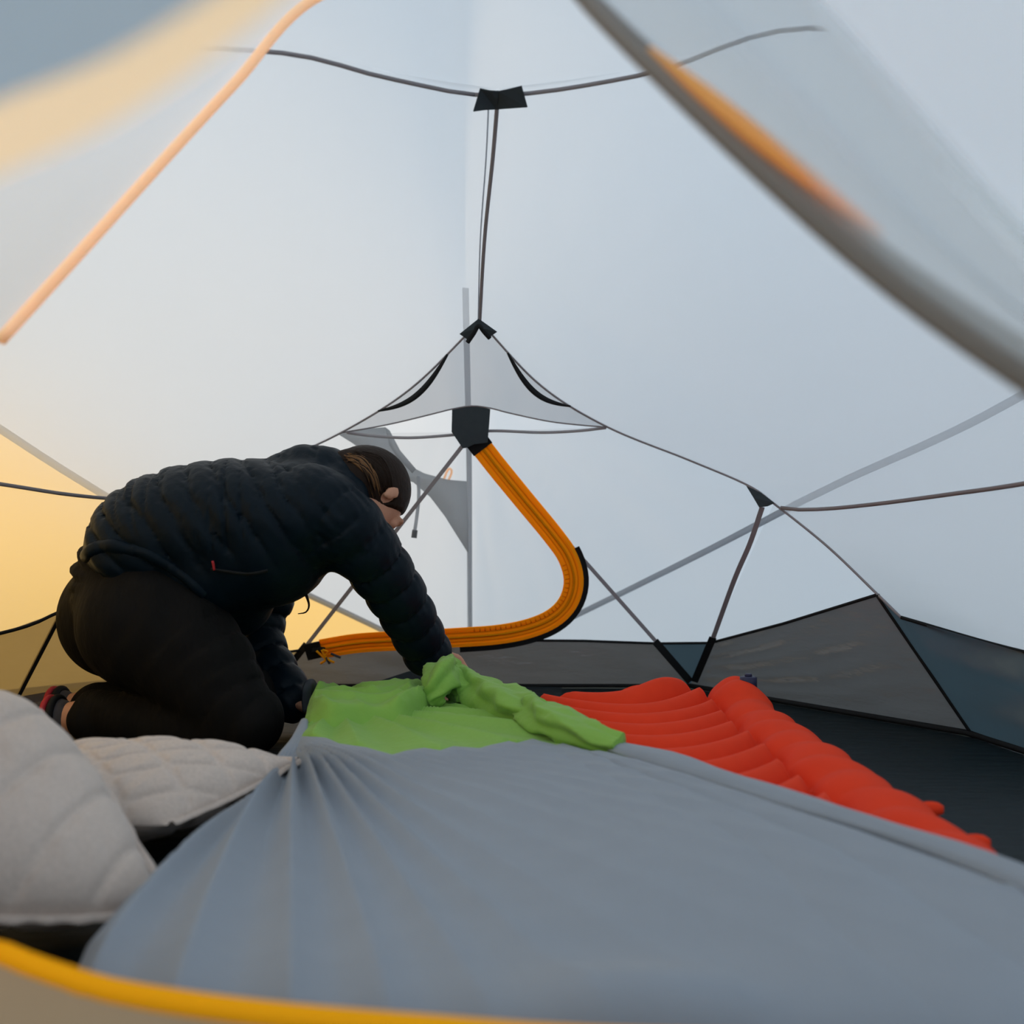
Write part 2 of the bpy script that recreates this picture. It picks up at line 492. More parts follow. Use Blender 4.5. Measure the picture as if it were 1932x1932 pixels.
# gable mesh above the door
gp = [(905, 622), (960, 675), (1060, 755), (1145, 806), (1085, 801), (1030, 794), (960, 779), (925, 770), (890, 766), (852, 772), (820, 780), (750, 797), (700, 807), (645, 816), (740, 745), (850, 670)]
gY = [2.43, 2.47, 2.53, 2.57, 2.58, 2.59, 2.60, 2.61, 2.61, 2.61, 2.60, 2.59, 2.58, 2.57, 2.53, 2.47]
ge = np.vstack([cat(backL[:3], 24)[::-1], cat(backR[:3], 24)[1:]])
gl = cat([W(x, y, Y) for (x, y), Y in zip(gp[3:14][::-1], gY[3:14][::-1])], 47)
gv = np.linspace(0, 1, 16)[None, :, None]
link_mesh('vent_mesh', *gridm(ge[:, None]*(1-gv)+gl[:, None]*gv), M_gable, wall_back)
V, F = tube(cat([W(x, y, Y) for (x, y), Y in zip(gp[3:14], gY[3:14])], 50), 0.0022, 6); link_mesh('vent_hem', V, F, M_seam, wall_back)
V, F = tube(cat([W(655, 816, 2.60), W(700, 822, 2.63), W(770, 826, 2.65), W(850, 821, 2.655), W(925, 813, 2.655), W(1020, 816, 2.65), W(1090, 813, 2.62), W(1143, 807, 2.58)], 50), 0.0042, 8); link_mesh('cross_strap', V, F, M_seam, wall_back)
for c in (backL, backR):
    e_ = cat(c[:3], 100)[24:74]
    t_ = np.linspace(0, 1, 50)
    p = e_+np.stack([0.016*np.sin(math.pi*t_)*(1 if c is backL else -1)*0.4, -0.012+0*t_, -0.004-0.024*np.sin(math.pi*t_)], 1)
    link_mesh('rolled_tie', *ribbon(p, 0.014*np.sin(np.linspace(0.3, math.pi-0.15, 50)), (0, -1, 0.3), 0.006), M_black, wall_back)
# black apex patch
gus([(853, 773), (872, 768), (890, 766), (908, 768), (925, 772), (923, 800), (920, 835), (895, 838), (880, 845), (873, 846), (852, 815)], 2.635, wall_back, M_gusset, 'apex_patch')
# lower band of the back wall
def band(name, top, bot, mat, parent, n=40, m=8, amp=0.004, seed=0):
    t, b = lin(top, n), lin(bot, n)
    v = np.linspace(0, 1, m)[None, :, None]
    S = t[:, None]*(1-v)+b[:, None]*v
    for i in range(n):
        for j in range(m):
            k = math.sin(math.pi*j/(m-1))*math.sin(math.pi*i/(n-1))
            S[i, j, 1] += amp*k*noise.noise((S[i, j, 0]*6+S[i, j, 2]*14, S[i, j, 2]*10, seed))*2
    V, F = gridm(S)
    return link_mesh(name, V, F, mat, parent)
backtop = [LT2, LT, BP(700, 1220), BP(830, 1212), BP(955, 1208), BP(1100, 1209), RT1, RT2]
band('lower_panel', backtop[1:7], [BL, BR], M_tub, wall_back, 90, 20, 0.012, 1)
link_mesh('panel_hem', *tube(lin(backtop[4:], 30), 0.004, 6), M_black, wall_back)
band('corner_panel', [RT1, RT2], [BR+(-0.004, 0, 0.01), BR+(0.004, -0.004, 0.01)], M_tub_teal, wall_back, 6, 6, 0)
# shadowed fold of the groundsheet rising behind the sheet
bt = [G(660, 1310, 0.02), G(700, 1300, 0.035), W(800, 1262, 2.87), W(960, 1292, 2.87), W(1120, 1296, 2.87), W(1290, 1290, 2.87)]
fb_px = [(640, 1318), (655, 1306), (700, 1291), (770, 1268), (812, 1260), (850, 1284), (960, 1296), (1060, 1298), (1060, 1318), (850, 1318)]
link_mesh('floor_fold', *sheet(fb_px, [2.62, 2.66, 2.72, 2.78, 2.80, 2.80, 2.80, 2.80, 2.66, 2.64], 0.004), M_floor, wall_back, smooth=False)
link_mesh('base_seam', *tube(lin([BL+(0, -0.01, 0.008), BR+(0, -0.01, 0.008)], 20), 0.006, 6), M_black, wall_back)
# seams running up the mesh
seam3(lin([W(872, 842, 2.645), W(575, 1222, 2.835)], 20), 0.011, wall_back)
seam3(lin([W(578, 1216, 2.825), W(527, 1280, 2.87)], 8), 0.020, wall_back, M_black)
seam3(lin([W(1060, 1010, 2.74), W(1240, 1213, 2.83)], 20), 0.011, wall_back)
seam3(lin([W(1236, 1210, 2.825), W(1302, 1286, 2.87)], 8), 0.022, wall_back, M_black)
seam3(cat([W(1438, 957, 2.455), W(1415, 1025, 2.52), W(1385, 1095, 2.61), W(1345, 1205, 2.77)], 20), 0.013, wall_back)
seam3(lin([W(1345, 1203, 2.765), W(1310, 1286, 2.86)], 8), 0.021, wall_back, M_black)

# right wall -----------------------------------------------------------
wall_right = tag(empty('wall_right', RO), 'right tent wall with low slate fabric band', 'wall', kind='structure')
mt = cat(backR[5:8], 30); mb = lin([RT2, W(1480, 1176, 2.53), PK_R], 30); ms = lin([PR, RT2], 12)
vv2 = np.linspace(0, 1, 12)[None, :, None]
link_mesh('mesh_panel', *gridm(mt[:, None]*(1-vv2)+mb[:, None]*vv2), M_mesh, wall_right)
def folded_band(name, top, bot, mat, parent, n, m, amp, dirn, freq):
    t, b = lin(top, n), lin(bot, n)
    v = np.linspace(0, 1, m)[None, :, None]
    S = t[:, None]*(1-v)+b[:, None]*v
    nn = np.cross(t[-1]-t[0], b[0]-t[0]); nn /= np.linalg.norm(nn)
    for i in range(n):
        for j in range(m):
            u, w = i/(n-1), j/(m-1)
            k = math.sin(math.pi*w)**0.7*math.sin(math.pi*u)**0.6
            ph = freq*(w*dirn[1]+u*dirn[0])+1.5*noise.noise((u*3, w*3, 5))
            S[i, j] += nn*amp*k*math.sin(ph)*(0.4+0.9*abs(noise.noise((u*4, w*4, 9.1))))
    V, F = gridm(S)
    return link_mesh(name, V, F, mat, parent)
folded_band('lower_panel', [RT2, W(1480, 1176, 2.53), PK_R], [BR, G(1560, 1335), RO], M_tub, wall_right, 60, 50, 0.011, (10, 26), 1.0)
folded_band('lower_panel', [PK_R, E_R, W(1932, 1232, 2.0), np.array([1.17, 1.6, 0.2]), np.array([1.15, 1.0, 0.22])], [RO, RO+(0.02, -0.2, 0), np.array([1.14, 1.3, 0])], M_tub_teal, wall_right, 50, 24, 0.014, (8, 12), 1.0)
link_mesh('panel_hem', *tube(lin([RT2, W(1480, 1176, 2.53), PK_R], 30), 0.004, 6), M_black, wall_right)
link_mesh('corner_seam', *tube(lin([PK_R, RO], 20), 0.006, 6), M_black, wall_right)
link_mesh('base_seam', *tube(lin([BR+(0, -0.01, 0.008), RO+(-0.01, 0, 0.008), RO+(0.05, -0.4, 0.008), np.array([1.14, 1.3, 0.008])], 40), 0.0075, 6), M_black, wall_right)
# left wall -----------------------------------------------------------
wall_left = tag(empty('wall_left', LO), 'left tent wall glowing gold with low fabric band', 'wall', kind='structure')
panel('mesh_panel', [PLm, LT2, LT2+(0, 0, -.001), E_L], M_mesh, wall_left)
folded_band('lower_panel', [E_L, W(300, 1196, 2.5), LT2, LT], [LO, G(300, 1330), BL+(-0.05, -0.03, 0), BL], M_tub_backlit, wall_left, 50, 30, 0.003, (8, 14), 1.0)
folded_band('lower_panel', [E_L, W(0, 1195, 2.1), np.array([-1.33, 1.6, 0.2]), np.array([-1.32, 1.0, 0.22])], [LO, LO+(-0.03, -0.3, 0), np.array([-1.32, 1.3, 0])], M_tub_backlit, wall_left, 40, 20, 0.004, (8, 8), 1.0)
link_mesh('corner_seam', *tube(lin([E_L, LO], 20), 0.0055, 6), M_black, wall_left)
link_mesh('panel_hem', *tube(lin([E_L, W(300, 1196, 2.5), LT2, LT], 20), 0.004, 6), M_black, wall_left)

# rear D-shaped door ---------------------------------------------------
door_1 = tag(empty('door_1', BP(890, 1200)), 'rear D-shaped mesh door outlined by a wide orange zip', 'door', kind='structure')
zp = [(893, 824), (940, 884), (990, 945), (1045, 1012), (1072, 1052), (1083, 1095), (1073, 1135), (1045, 1165), (1000, 1185), (940, 1197), (860, 1203), (770, 1208), (680, 1213), (620, 1222), (577, 1231)]
zq = cat([(x, y, 0) for x, y in zp], 90)
def zpath(shift, off=0.012, s=0, e=90):
    P = []
    T = np.gradient(zq, axis=0)
    for (x, y, _), t in zip(zq[s:e], T[s:e]):
        l = math.hypot(t[0], t[1])
        P.append(BP(x+shift*(-t[1])/l, y+shift*t[0]/l, off))
    return np.array(P)
wid = 0.066
nrm = bp_n
Z = zpath(0)
link_mesh('zip_tape', *ribbon(zpath(0, 0.010, 3, 87), 0.060, nrm, 0.003), M_orange, door_1, smooth=False)
for sh in (-15, 15):
    link_mesh('tape_ridge', *ribbon(zpath(sh, 0.0135, 3, 87), 0.010, nrm, 0.004), M_orange, door_1, smooth=False)
link_mesh('zip_coil', *tube(zpath(0, 0.0135, 3, 87), 0.0042, 8), M_orange_deep, door_1)
for sh in (-8, 8):
    link_mesh('stitch_line', *ribbon(zpath(sh, 0.012, 3, 87), 0.0025, nrm, 0.0025), M_orange_deep, door_1, smooth=False)
link_mesh('zip_end', *ribbon(zpath(0, 0.012, 0, 4), 0.064, nrm, 0.006), M_black, door_1, smooth=False)
link_mesh('zip_end', *ribbon(zpath(0, 0.012, 86, 90), 0.05, nrm, 0.006), M_black, door_1, smooth=False)
link_mesh('edge_binding', *ribbon(zpath(-23, 0.011, 28, 61), 0.016, nrm, 0.004), M_black, door_1, smooth=False)
# zip puckers on the curve
for k in range(30, 58, 1):
    c = zpath(9, 0.0155, k, k+1)[0]; c2 = zpath(16, 0.0155, k, k+1)[0]
    link_mesh('pucker', *tube(lin([c, c2], 3), 0.0016, 5), M_orange_deep, door_1)
# sliders with cord pulls
for k, (x, y) in enumerate([(594, 1226), (607, 1224)]):
    c = BP(x, y, 0.02)
    P = np.array([[-0.010, 0, -0.006], [0.010, 0, -0.006], [0.012, 0, 0.0], [0.010, 0, 0.006], [-0.010, 0, 0.006], [-0.007, 0, 0]])
    Vv = np.vstack([c+P+(0, -0.006, 0), c+P*0.8+(0, 0.006, 0)])
    Ff = [(0, 1, 2, 3, 4, 5), (11, 10, 9, 8, 7, 6)]+[(i, (i+1) % 6, 6+(i+1) % 6, 6+i) for i in range(6)]
    link_mesh('zip_slider', Vv, Ff, M_black, door_1, smooth=False)
for pts, r, m in (([(597, 1228), (606, 1236), (614, 1245), (605, 1252)], 0.0036, M_orange), ([(607, 1226), (613, 1238), (622, 1246), (631, 1250)], 0.0036, M_orange),
                  ([(609, 1226), (618, 1230), (610, 1241)], 0.003, M_orange), ([(615, 1240), (622, 1252)], 0.004, M_strapgrey), ([(624, 1233), (643, 1241)], 0.004, M_strapgrey)):
    link_mesh('pull_cord', *tube(cat([BP(x, y, 0.026) for x, y in pts], 16), r, 6), m, door_1)

# rain fly -------------------------------------------------------------
fly = tag(empty('rain_fly', (-0.1, 3.7, 0)), 'pale grey rain fly with an orange side panel, pitched over the tent', 'tent fly')
T_ = [(-0.08, -0.45, 1.15), (-0.08, 0.5, 1.42), (-0.09, 1.1, 1.46), (-0.09, 1.75, 1.42), (-0.12, 2.45, 1.14), (-0.135, 3.0, 0.73), (-0.152, 3.45, 0.30), (-0.163, 3.75, 0.0)]  # front end extended unseen over the camera to cut the frontal light
B_ = [(-1.5, -0.75, 0), (-1.95, 0.3, 0), (-2.05, 1.1, 0), (-1.98, 2.0, 0), (-1.6, 2.75, 0), (-1.05, 3.25, 0), (-0.5, 3.6, 0), (-0.163, 3.75, 0)]
NU, NV = 110, 60
def fly_surf(mirror):
    T = cat(T_, NU); B = np.array(B_, float)
    if mirror: B[:, 0] = -0.25-B[:, 0]
    B = cat(B, NU)
    v = np.linspace(0, 1, NV)[None, :, None]
    S = T[:, None]*(1-v)+B[:, None]*v
    out = np.array([0.85 if mirror else -0.85, 0.15, 0.80])
    k = np.interp(T[:, 1], [0.7, 1.8, 2.2, 2.5, 3.0, 3.75], [0.32, 0.32, 0.22, 0.12, 0.05, 0.0])[:, None, None]
    S = S+out*k*np.sin(math.pi*v**0.62)
    S[..., 2] = np.maximum(S[..., 2], 0)
    return S
def split_fly(S, line):
    # split each rib of the fly where it crosses the panel seam seen in the photograph
    lx = [a for a, b in line]; ly = [b for a, b in line]
    vb = []
    for i in range(NU):
        f = []
        for j in range(NV):
            P = S[i, j]
            if P[1] < 0.8: f.append(None); continue
            x, y = proj(P); f.append(y-np.interp(x, lx, ly))
        r = None
        for j in range(NV-1):
            if f[j] is not None and f[j+1] is not None and f[j] < 0 <= f[j+1]:
                r = (j+f[j]/(f[j]-f[j+1]))/(NV-1); break
        vb.append(r)
    idx = [i for i in range(NU) if vb[i] is not None]
    vb = np.interp(np.arange(NU), idx, [vb[i] for i in idx])
    k = np.ones(5)/5
    vb = np.convolve(np.pad(vb, 2, 'edge'), k, 'valid')
    def resample(v0, v1, n):
        R = np.zeros((NU, n, 3))
        for i in range(NU):
            t = np.linspace(v0[i], v1[i], n)*(NV-1)
            for c in range(3): R[i, :, c] = np.interp(t, np.arange(NV), S[i, :, c])
        return R
    up = resample(np.zeros(NU), vb, 40); lo = resample(vb, np.ones(NU), 24)
    return up, lo
lineL = [(-1500, 60), (-400, 560), (0, 806), (110, 880), (240, 958), (420, 1050), (590, 1125), (700, 1177), (780, 1215), (885, 1262)]
lineR = [(885, 1262), (1000, 1203), (1075, 1166), (1200, 1105), (1350, 1030), (1470, 967), (1560, 920), (1700, 858), (1800, 815), (1932, 742), (2300, 540), (3400, -60)]
SfL, SfR = fly_surf(False), fly_surf(True)
upL, loL = split_fly(SfL, lineL); upR, loR = split_fly(SfR, lineR)
def fly_wr(S, seed):
    c = np.array([-0.13, 2.7, 0.95])
    for i in range(S.shape[0]):
        for j in range(1, S.shape[1]-1):
            d = S[i, j]-c; r = np.linalg.norm(d)
            a = math.atan2(d[2], abs(d[0])+1e-6)
            S[i, j] += np.array([0.2*np.sign(d[0]), 1, 0.1])*0.013*(abs(math.sin(a*17+2*noise.noise((a*5, r*2, seed))))**0.5-0.6)*math.exp(-r/0.8)*min(1, r/0.15)
fly_wr(upL, 1.0); fly_wr(upR, 2.0)
link_mesh('upper_panel', *gridm(upL), M_fly, fly)
link_mesh('upper_panel', *gridm(upR), M_fly, fly)
tag(link_mesh('orange_panel', *gridm(loL), M_fly_orange, fly), 'bright orange lower fly panel')
link_mesh('lower_panel', *gridm(loR), M_fly, fly)
for S in (upL[:, -1], upR[:, -1]):
    link_mesh('panel_seam', *ribbon(S[8:-6]+np.array([0, -0.012, 0]), 0.019, (0, -1, 0), 0.004), M_seam_soft, fly)
T = cat(T_, 60)
link_mesh('back_zip', *ribbon(T[38:-2]+np.array([0, -0.015, -0.01]), 0.017, (0, -1, 0.3), 0.004), M_seam_soft, fly)
# grey fly flap hanging open behind the mesh
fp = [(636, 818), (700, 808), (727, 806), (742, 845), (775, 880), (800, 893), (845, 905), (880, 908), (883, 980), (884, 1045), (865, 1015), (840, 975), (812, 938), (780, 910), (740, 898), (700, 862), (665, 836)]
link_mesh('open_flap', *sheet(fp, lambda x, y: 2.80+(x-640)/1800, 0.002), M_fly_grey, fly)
fp = [(727, 806), (735, 812), (755, 850), (785, 885), (778, 893), (748, 862), (735, 840)]
link_mesh('flap_fold', *sheet(fp, 2.79, 0.004), M_fly_grey, fly)
link_mesh('flap_strap', *ribbon(cat([W(789, 898, 2.84), W(790, 940, 2.83), W(785, 985, 2.83), W(782, 1003, 2.83)], 12), 0.010, (0, -1, 0), 0.003), M_seam_soft, fly)
link_mesh('strap_tip', *ribbon(lin([W(783, 1000, 2.828), W(781, 1015, 2.828)], 4), 0.016, (0, -1, 0), 0.005), M_strapgrey, fly)
link_mesh('toggle_loop', *tube(cat([W(836, 908, 2.95), W(844, 888, 2.95), W(850, 884, 2.95), W(852, 892, 2.95), W(846, 906, 2.95)], 16), 0.004, 6), M_peach_edge, fly)

# front wall around the entrance ----------------------------------------
wall_front = tag(empty('wall_front', (-0.1, 0.6, 0)), 'pale front tent wall beside the open entrance with orange edging', 'wall', kind='structure')
zl_up = [FR_APEX+(0, 0.0, -0.01), W(590, 0, 1.35), W(445, 155, 1.29), W(300, 312, 1.23), W(150, 478, 1.16), W(0, 643, 1.10), np.array([-0.66, 1.05, 0.55])]
zl_lo = [np.array([-0.66, 1.05, 0.55]), np.array([-0.62, 0.85, 0.32]), W(-110, 1735, 0.77), W(0, 1797, 0.72), W(120, 1843, 0.695), W(240, 1875, 0.68), W(480, 1910, 0.66), W(780, 1937, 0.65), W(1200, 1965, 0.645), W(1900, 1975, 0.645)]
outer = [FR_APEX, np.array([-0.5, 1.32, 1.25]), np.array([-0.95, 1.12, 1.03]), np.array([-1.22, 1.02, 0.75]), frontL[-1]]
a, b = cat(zl_up, 50), cat(outer, 50)
v = np.linspace(0, 1, 16)[None, :, None]
link_mesh('front_panel', *gridm(a[:, None]*(1-v)+b[:, None]*v), M_frontp, wall_front)
a, b = cat(zl_lo, 60), cat([np.array([-1.32, 1.0, 0.0]), np.array([-0.95, 0.7, 0]), np.array([-0.7, 0.55, 0]), np.array([0, 0.53, 0]), np.array([0.62, 0.53, 0])], 60)
M_sill = thin('sill_ripstop', (0.36, 0.265, 0.17), (0.12, 0.09, 0.06), 0.0, 0.1, 5, 0.3, 10)
link_mesh('sill_panel', *gridm(a[:, None]*(1-v)+b[:, None]*v), M_sill, wall_front)
link_mesh('zip_edge', *tube(cat(zl_up[:-1], 50), 0.0068, 8), M_peach_edge, wall_front)
link_mesh('zip_edge', *ribbon(cat(zl_lo, 70), 0.016, (0, -1, 0.5), 0.006), M_orange, wall_front)

# tied-back door on the right, close to the lens
door_2 = tag(empty('door_2', (0.5, 0.5, 0.2)), 'blurred grey mesh door tied back with orange piping, by the white flap', 'door', kind='structure')
dl = cat([W(1060, -80, 0.72), W(1110, 0, 0.70), W(1350, 232, 0.64), W(1650, 492, 0.60), W(1932, 690, 0.57), W(2200, 850, 0.55)], 50)
dr = cat([W(1480, -80, 0.60), W(1555, 0, 0.58), W(1720, 185, 0.54), W(1932, 425, 0.50), W(2200, 700, 0.47), W(2400, 880, 0.46)], 50)
v = np.linspace(0, 1, 14)[None, :, None]
S = dl[:, None]*(1-v)+dr[:, None]*v
for i in range(50):
    for j in range(14):
        S[i, j, 1] += 0.012*math.sin(j*0.95)*math.sin(math.pi*j/13)
M_veil = thin('grey_door_mesh', (0.34, 0.36, 0.37), (0.40, 0.43, 0.45), 0.45)
M_hem = thin('brown_grey_door_hem', (0.26, 0.235, 0.215), (0.20, 0.185, 0.17), 0.0)
M_flapwhite = thin('white_front_flap', (0.40, 0.42, 0.44), (0.92, 0.93, 0.94), 0.0)
link_mesh('mesh_flap', *gridm(S), M_veil, door_2)
link_mesh('door_hem', *ribbon(dl, np.interp(np.linspace(0, 1, 50), [0, 0.3, 1], [0.012, 0.016, 0.030]), (-0.2, -1, 0.2), 0.008), M_hem, door_2)
off = np.array([0.012, -0.012, 0.004])
link_mesh('orange_piping', *tube(dl[11:31]+off*np.linspace(0.4, 1, 20)[:, None], 0.006*np.sin(np.linspace(0.2, math.pi-0.05, 20))+0.0005, 8), M_orange_edge, door_2)
# front flaps of the fly, either side of the lens
fr2 = dr+np.array([0.55, -0.12, 0.25])
S = (dr+np.array([-0.01, 0.01, 0]))[:, None]*(1-v)+fr2[:, None]*v
for i in range(50):
    for j in range(14):
        S[i, j, 1] += 0.02*math.sin(j*0.5)
link_mesh('front_flap', *gridm(S), M_flapwhite, fly)
ol = cat([W(-320, 460, 0.34), W(-120, 385, 0.31), W(0, 330, 0.295), W(200, 240, 0.28), W(400, 110, 0.27), W(560, -20, 0.265), W(700, -160, 0.26)], 40)
oh = cat([W(-320, 330, 0.335), W(-120, 250, 0.305), W(0, 190, 0.29), W(200, 110, 0.275), W(400, -10, 0.265), W(520, -100, 0.26), W(620, -230, 0.255)], 40)
v = np.linspace(0, 1, 8)[None, :, None]
tag(link_mesh('orange_edge', *gridm(ol[:, None]*(1-v)+oh[:, None]*v), M_peach_wide, fly), 'wide peach edge of the tied-back fly door')
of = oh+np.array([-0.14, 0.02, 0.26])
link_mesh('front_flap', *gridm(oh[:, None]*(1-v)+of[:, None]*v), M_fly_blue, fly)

# ================================================================== bedding
# sleeping pad ---------------------------------------------------------
PX0, PX1, PY0, PY1 = 0.045, 0.600, 0.78, 2.37
def pad_h(x, y):
    # inflated height over the floor at plan point x, y
    s = PY1-y
    qc = 0.26
    rail = 0.468+0.006*math.sin(s*40)
    z = 0.0
    if x < rail:
        ph = (s-0.17*(1-min(1, abs(x-qc)/0.20)**1.8)-0.02)/0.112
        b = abs(math.sin(math.pi*ph))
        z = 0.012+0.066*b**0.55
        e = (rail-x)/0.02
        z = 0.03+(z-0.03)*min(1, max(0, e))**0.5
        el = (x-PX0)/0.03
        z *= min(1, max(0, el))**0.5
    else:
        t = (x-rail)/(PX1+0.006*math.sin(s*38+1)-rail)
        t = min(1, max(0, t))
        z = 0.03+0.055*math.sqrt(max(0, 1-(2*t-1)**2))*(0.86+0.14*abs(math.sin(math.pi*s/0.105)))
        if t > 0.9: z *= (1-t)/0.1
    # ends
    far = 0.03*math.sin((x-PX0)*11)+0.02
    ef = (s-max(0, far)*0.8)/0.035
    en = (y-PY0)/0.04
    z *= min(1, max(0, ef))**0.5*min(1, max(0, en))**0.5
    return max(z, 0.002)
nx, ny = 110, 320
xs = np.linspace(PX0, PX1+0.008, nx); ys = np.linspace(PY0, PY1, ny)
Pt = np.array([[(x, y, 0.006+pad_h(x, y)) for y in ys] for x in xs])
# the corner by the back wall lifts
for i in range(nx):
    for j in range(ny):
        x, y, z = Pt[i, j]
        lift = 0.045*math.exp(-((x-0.33)/0.10)**2-((y-2.33)/0.10)**2)+0.035*math.exp(-((x-0.54)/0.07)**2-((y-2.27)/0.09)**2)
        Pt[i, j, 2] += lift
Pb = Pt.copy(); Pb[..., 2] = 0.005
va, fa = gridm(Pt); vb, fb = gridm(Pb)
n0 = len(va)
edge = [(i, 0) for i in range(nx)]+[(nx-1, j) for j in range(1, ny)]+[(i, ny-1) for i in range(nx-2, -1, -1)]+[(0, j) for j in range(ny-2, 0, -1)]
ids = [i*ny+j for i, j in edge]
F = list(fa)+[tuple(k+n0 for k in q[::-1]) for q in fb]
F += [(ids[k], ids[(k+1) % len(ids)], n0+ids[(k+1) % len(ids)], n0+ids[k]) for k in range(len(ids))]
pad = tag(empty('sleeping_pad', (0.33, 1.6, 0)), 'orange-red inflatable sleeping pad with chevron tubes beside the grey sheet', 'sleeping pad')
link_mesh('pad_body', np.vstack([va, vb]), F, M_pad, pad)
c = np.array([0.555, 2.25, 0.128])
link_mesh('air_valve', *merge(tube(np.array([c+(0, 0, -0.03), c+(0, 0, -0.002), c+(0, 0, 0)]), [0.02, 0.02, 0.014], 16), tube(np.array([c, c+(0, 0, 0.006)]), [0.009, 0.008], 12)), M_valve, pad)
for (x, y, l) in ((1780, 1528, 0.05), (1868, 1592, 0.05)):
    b = G(x, y, 0.05)
    link_mesh('corner_tab', *tube(cat([b+(-0.05, 0, -0.01), b+(-0.02, 0.005, 0.0), b], 8), [0.03, 0.022, 0.014, 0.012, 0.012, 0.011, 0.01, 0.006], 8), M_pad, pad)

# bed sheet ------------------------------------------------------------
sheet_o = tag(empty('bed_sheet', (0, 1.2, 0)), 'grey fitted sheet with a green end stretched over the sleeping mats', 'sheet')
gpt = G(556, 1392, 0.085)
zz = 0.098
left = [np.array([-0.40, 0.83, 0.012]), G(152, 1815, 0.035), G(185, 1760, 0.05), G(300, 1640, 0.05), G(440, 1535, 0.055), G(528, 1462, 0.045), gpt]
bnd_px = [(556, 1392), (585, 1398), (615, 1400), (640, 1409), (690, 1413), (740, 1427), (768, 1419), (800, 1414), (830, 1419), (855, 1411), (905, 1415), (925, 1409), (960, 1401), (975, 1405), (1005, 1397), (1050, 1409), (1062, 1406), (1115, 1421), (1130, 1420), (1185, 1432)]
bnd = [G(x, y, 0.085+0.012*min(1, i/4)) for i, (x, y) in enumerate(bnd_px)]
right = [np.array([0.60, 0.67, 0.014]), G(1990, 1700, zz), G(1932, 1672, zz), G(1700, 1590, zz), G(1480, 1520, zz), G(1320, 1474, zz), bnd[-1]]
front = [left[0], np.array([-0.30, 0.72, 0.014]), np.array([-0.15, 0.68, 0.014]), np.array([0.1, 0.665, 0.014]), np.array([0.4, 0.665, 0.014]), right[0]]
NUg, NVg = 280, 150
t = cat(front, NUg); b = lin(bnd, NUg); l = cat(left, NVg); r = cat(right, NVg)
u = np.linspace(0, 1, NUg)[:, None, None]; v = np.linspace(0, 1, NVg)[None, :, None]
S = (1-v)*t[:, None]+v*b[:, None]+(1-u)*l[None]+u*r[None]
S -= (1-u)*(1-v)*t[0]+u*(1-v)*t[-1]+(1-u)*v*b[0]+u*v*b[-1]
def sheet_fold(p, e):
    # folds fanning out of the gathered corner
    d = p-gpt
    rho = math.hypot(d[0], d[1])
    phi = math.atan2(d[1], d[0])            # straight to the camera is -pi/2
    q = phi*78+3.0*noise.noise((phi*4, rho*0.9, 2.0))
    tri = abs((q/math.pi) % 2-1)
    ridge = tri**1.6
    far_ = 0.38+0.5/(1+math.exp((phi+1.36)*16))
    amp = 0.048*min(1, rho/0.30)*math.exp(-max(0, rho-0.3)/far_)
    fade = 1/(1+math.exp((phi+1.12)*9))*0.84+0.16
    return amp*(ridge-0.35)*fade*e
for i in range(NUg):
    for j in range(NVg):
        p = S[i, j]
        eu = min(1, i/26+0.1); ev = min(1, (NVg-1-j)/8); er = min(1, (NUg-1-i)/14)
        hgt = 0.098*min(1, (i/16))**0.5*min(1, (j/10+0.05))**0.5
        # plump up over the mats
        k = (1-math.exp(-i/17))*(1-math.exp(-j/7))
        p[2] = p[2]*(1-k)+max(p[2], 0.1)*k
        p[2] += sheet_fold(p, eu*ev)*er
        # long folds beside the right edge
        du = (1-i/(NUg-1))
        p[2] += 0.013*(abs(math.sin(du*26+1.0*noise.noise((du*4, j*0.02, 1))))**0.7-0.5)*math.exp(-du/0.16)*min(1, (NVg-1-j)/20+0.25)*min(1, (NUg-1-i)/4)
        p[2] += 0.004*noise.noise((p[0]*5, p[1]*4, 7.0))*eu*ev*er
        # rise near the lens, lower right
        p[2] += 0.03*math.exp(-((p[0]-0.09)/0.10)**2-((p[1]-0.735)/0.05)**2)
        p[2] = max(p[2], 0.008)
link_mesh('grey_panel', *gridm(S), M_sheet, sheet_o)
# green end
top_px = [(556, 1392), (572, 1372), (600, 1352), (680, 1345), (760, 1338), (830, 1320), (880, 1325), (960, 1350), (1040, 1375), (1110, 1400), (1185, 1430)]
tp = lin([G(x, y, 0.088 if i in (0, 10) else 0.10) for i, (x, y) in enumerate(top_px)], NUg)
v = np.linspace(0, 1, 40)[None, :, None]
Sg = S[:, -1][:, None]*(1-v)+tp[:, None]*v
cg = G(640, 1330, 0.1)
for i in range(NUg):
    for j in range(40):
        p = Sg[i, j]
        d = p-cg
        phi = math.atan2(d[1], d[0]); rho = math.hypot(d[0], d[1])
        w = math.sin(math.pi*min(1, j/39+0.02))**0.5 if j else 0
        uu = i/(NUg-1)
        p[2] += 0.017*w*(abs(((phi*24+1.5*noise.noise((phi*3, rho*2, 4)))/math.pi) % 2-1)**1.5-0.4)*min(1, i/10, (NUg-1-i)/10)
        p[2] = max(p[2], 0.012)
tag(link_mesh('green_panel', *gridm(Sg), M_green, sheet_o), 'lime green end of the sheet')
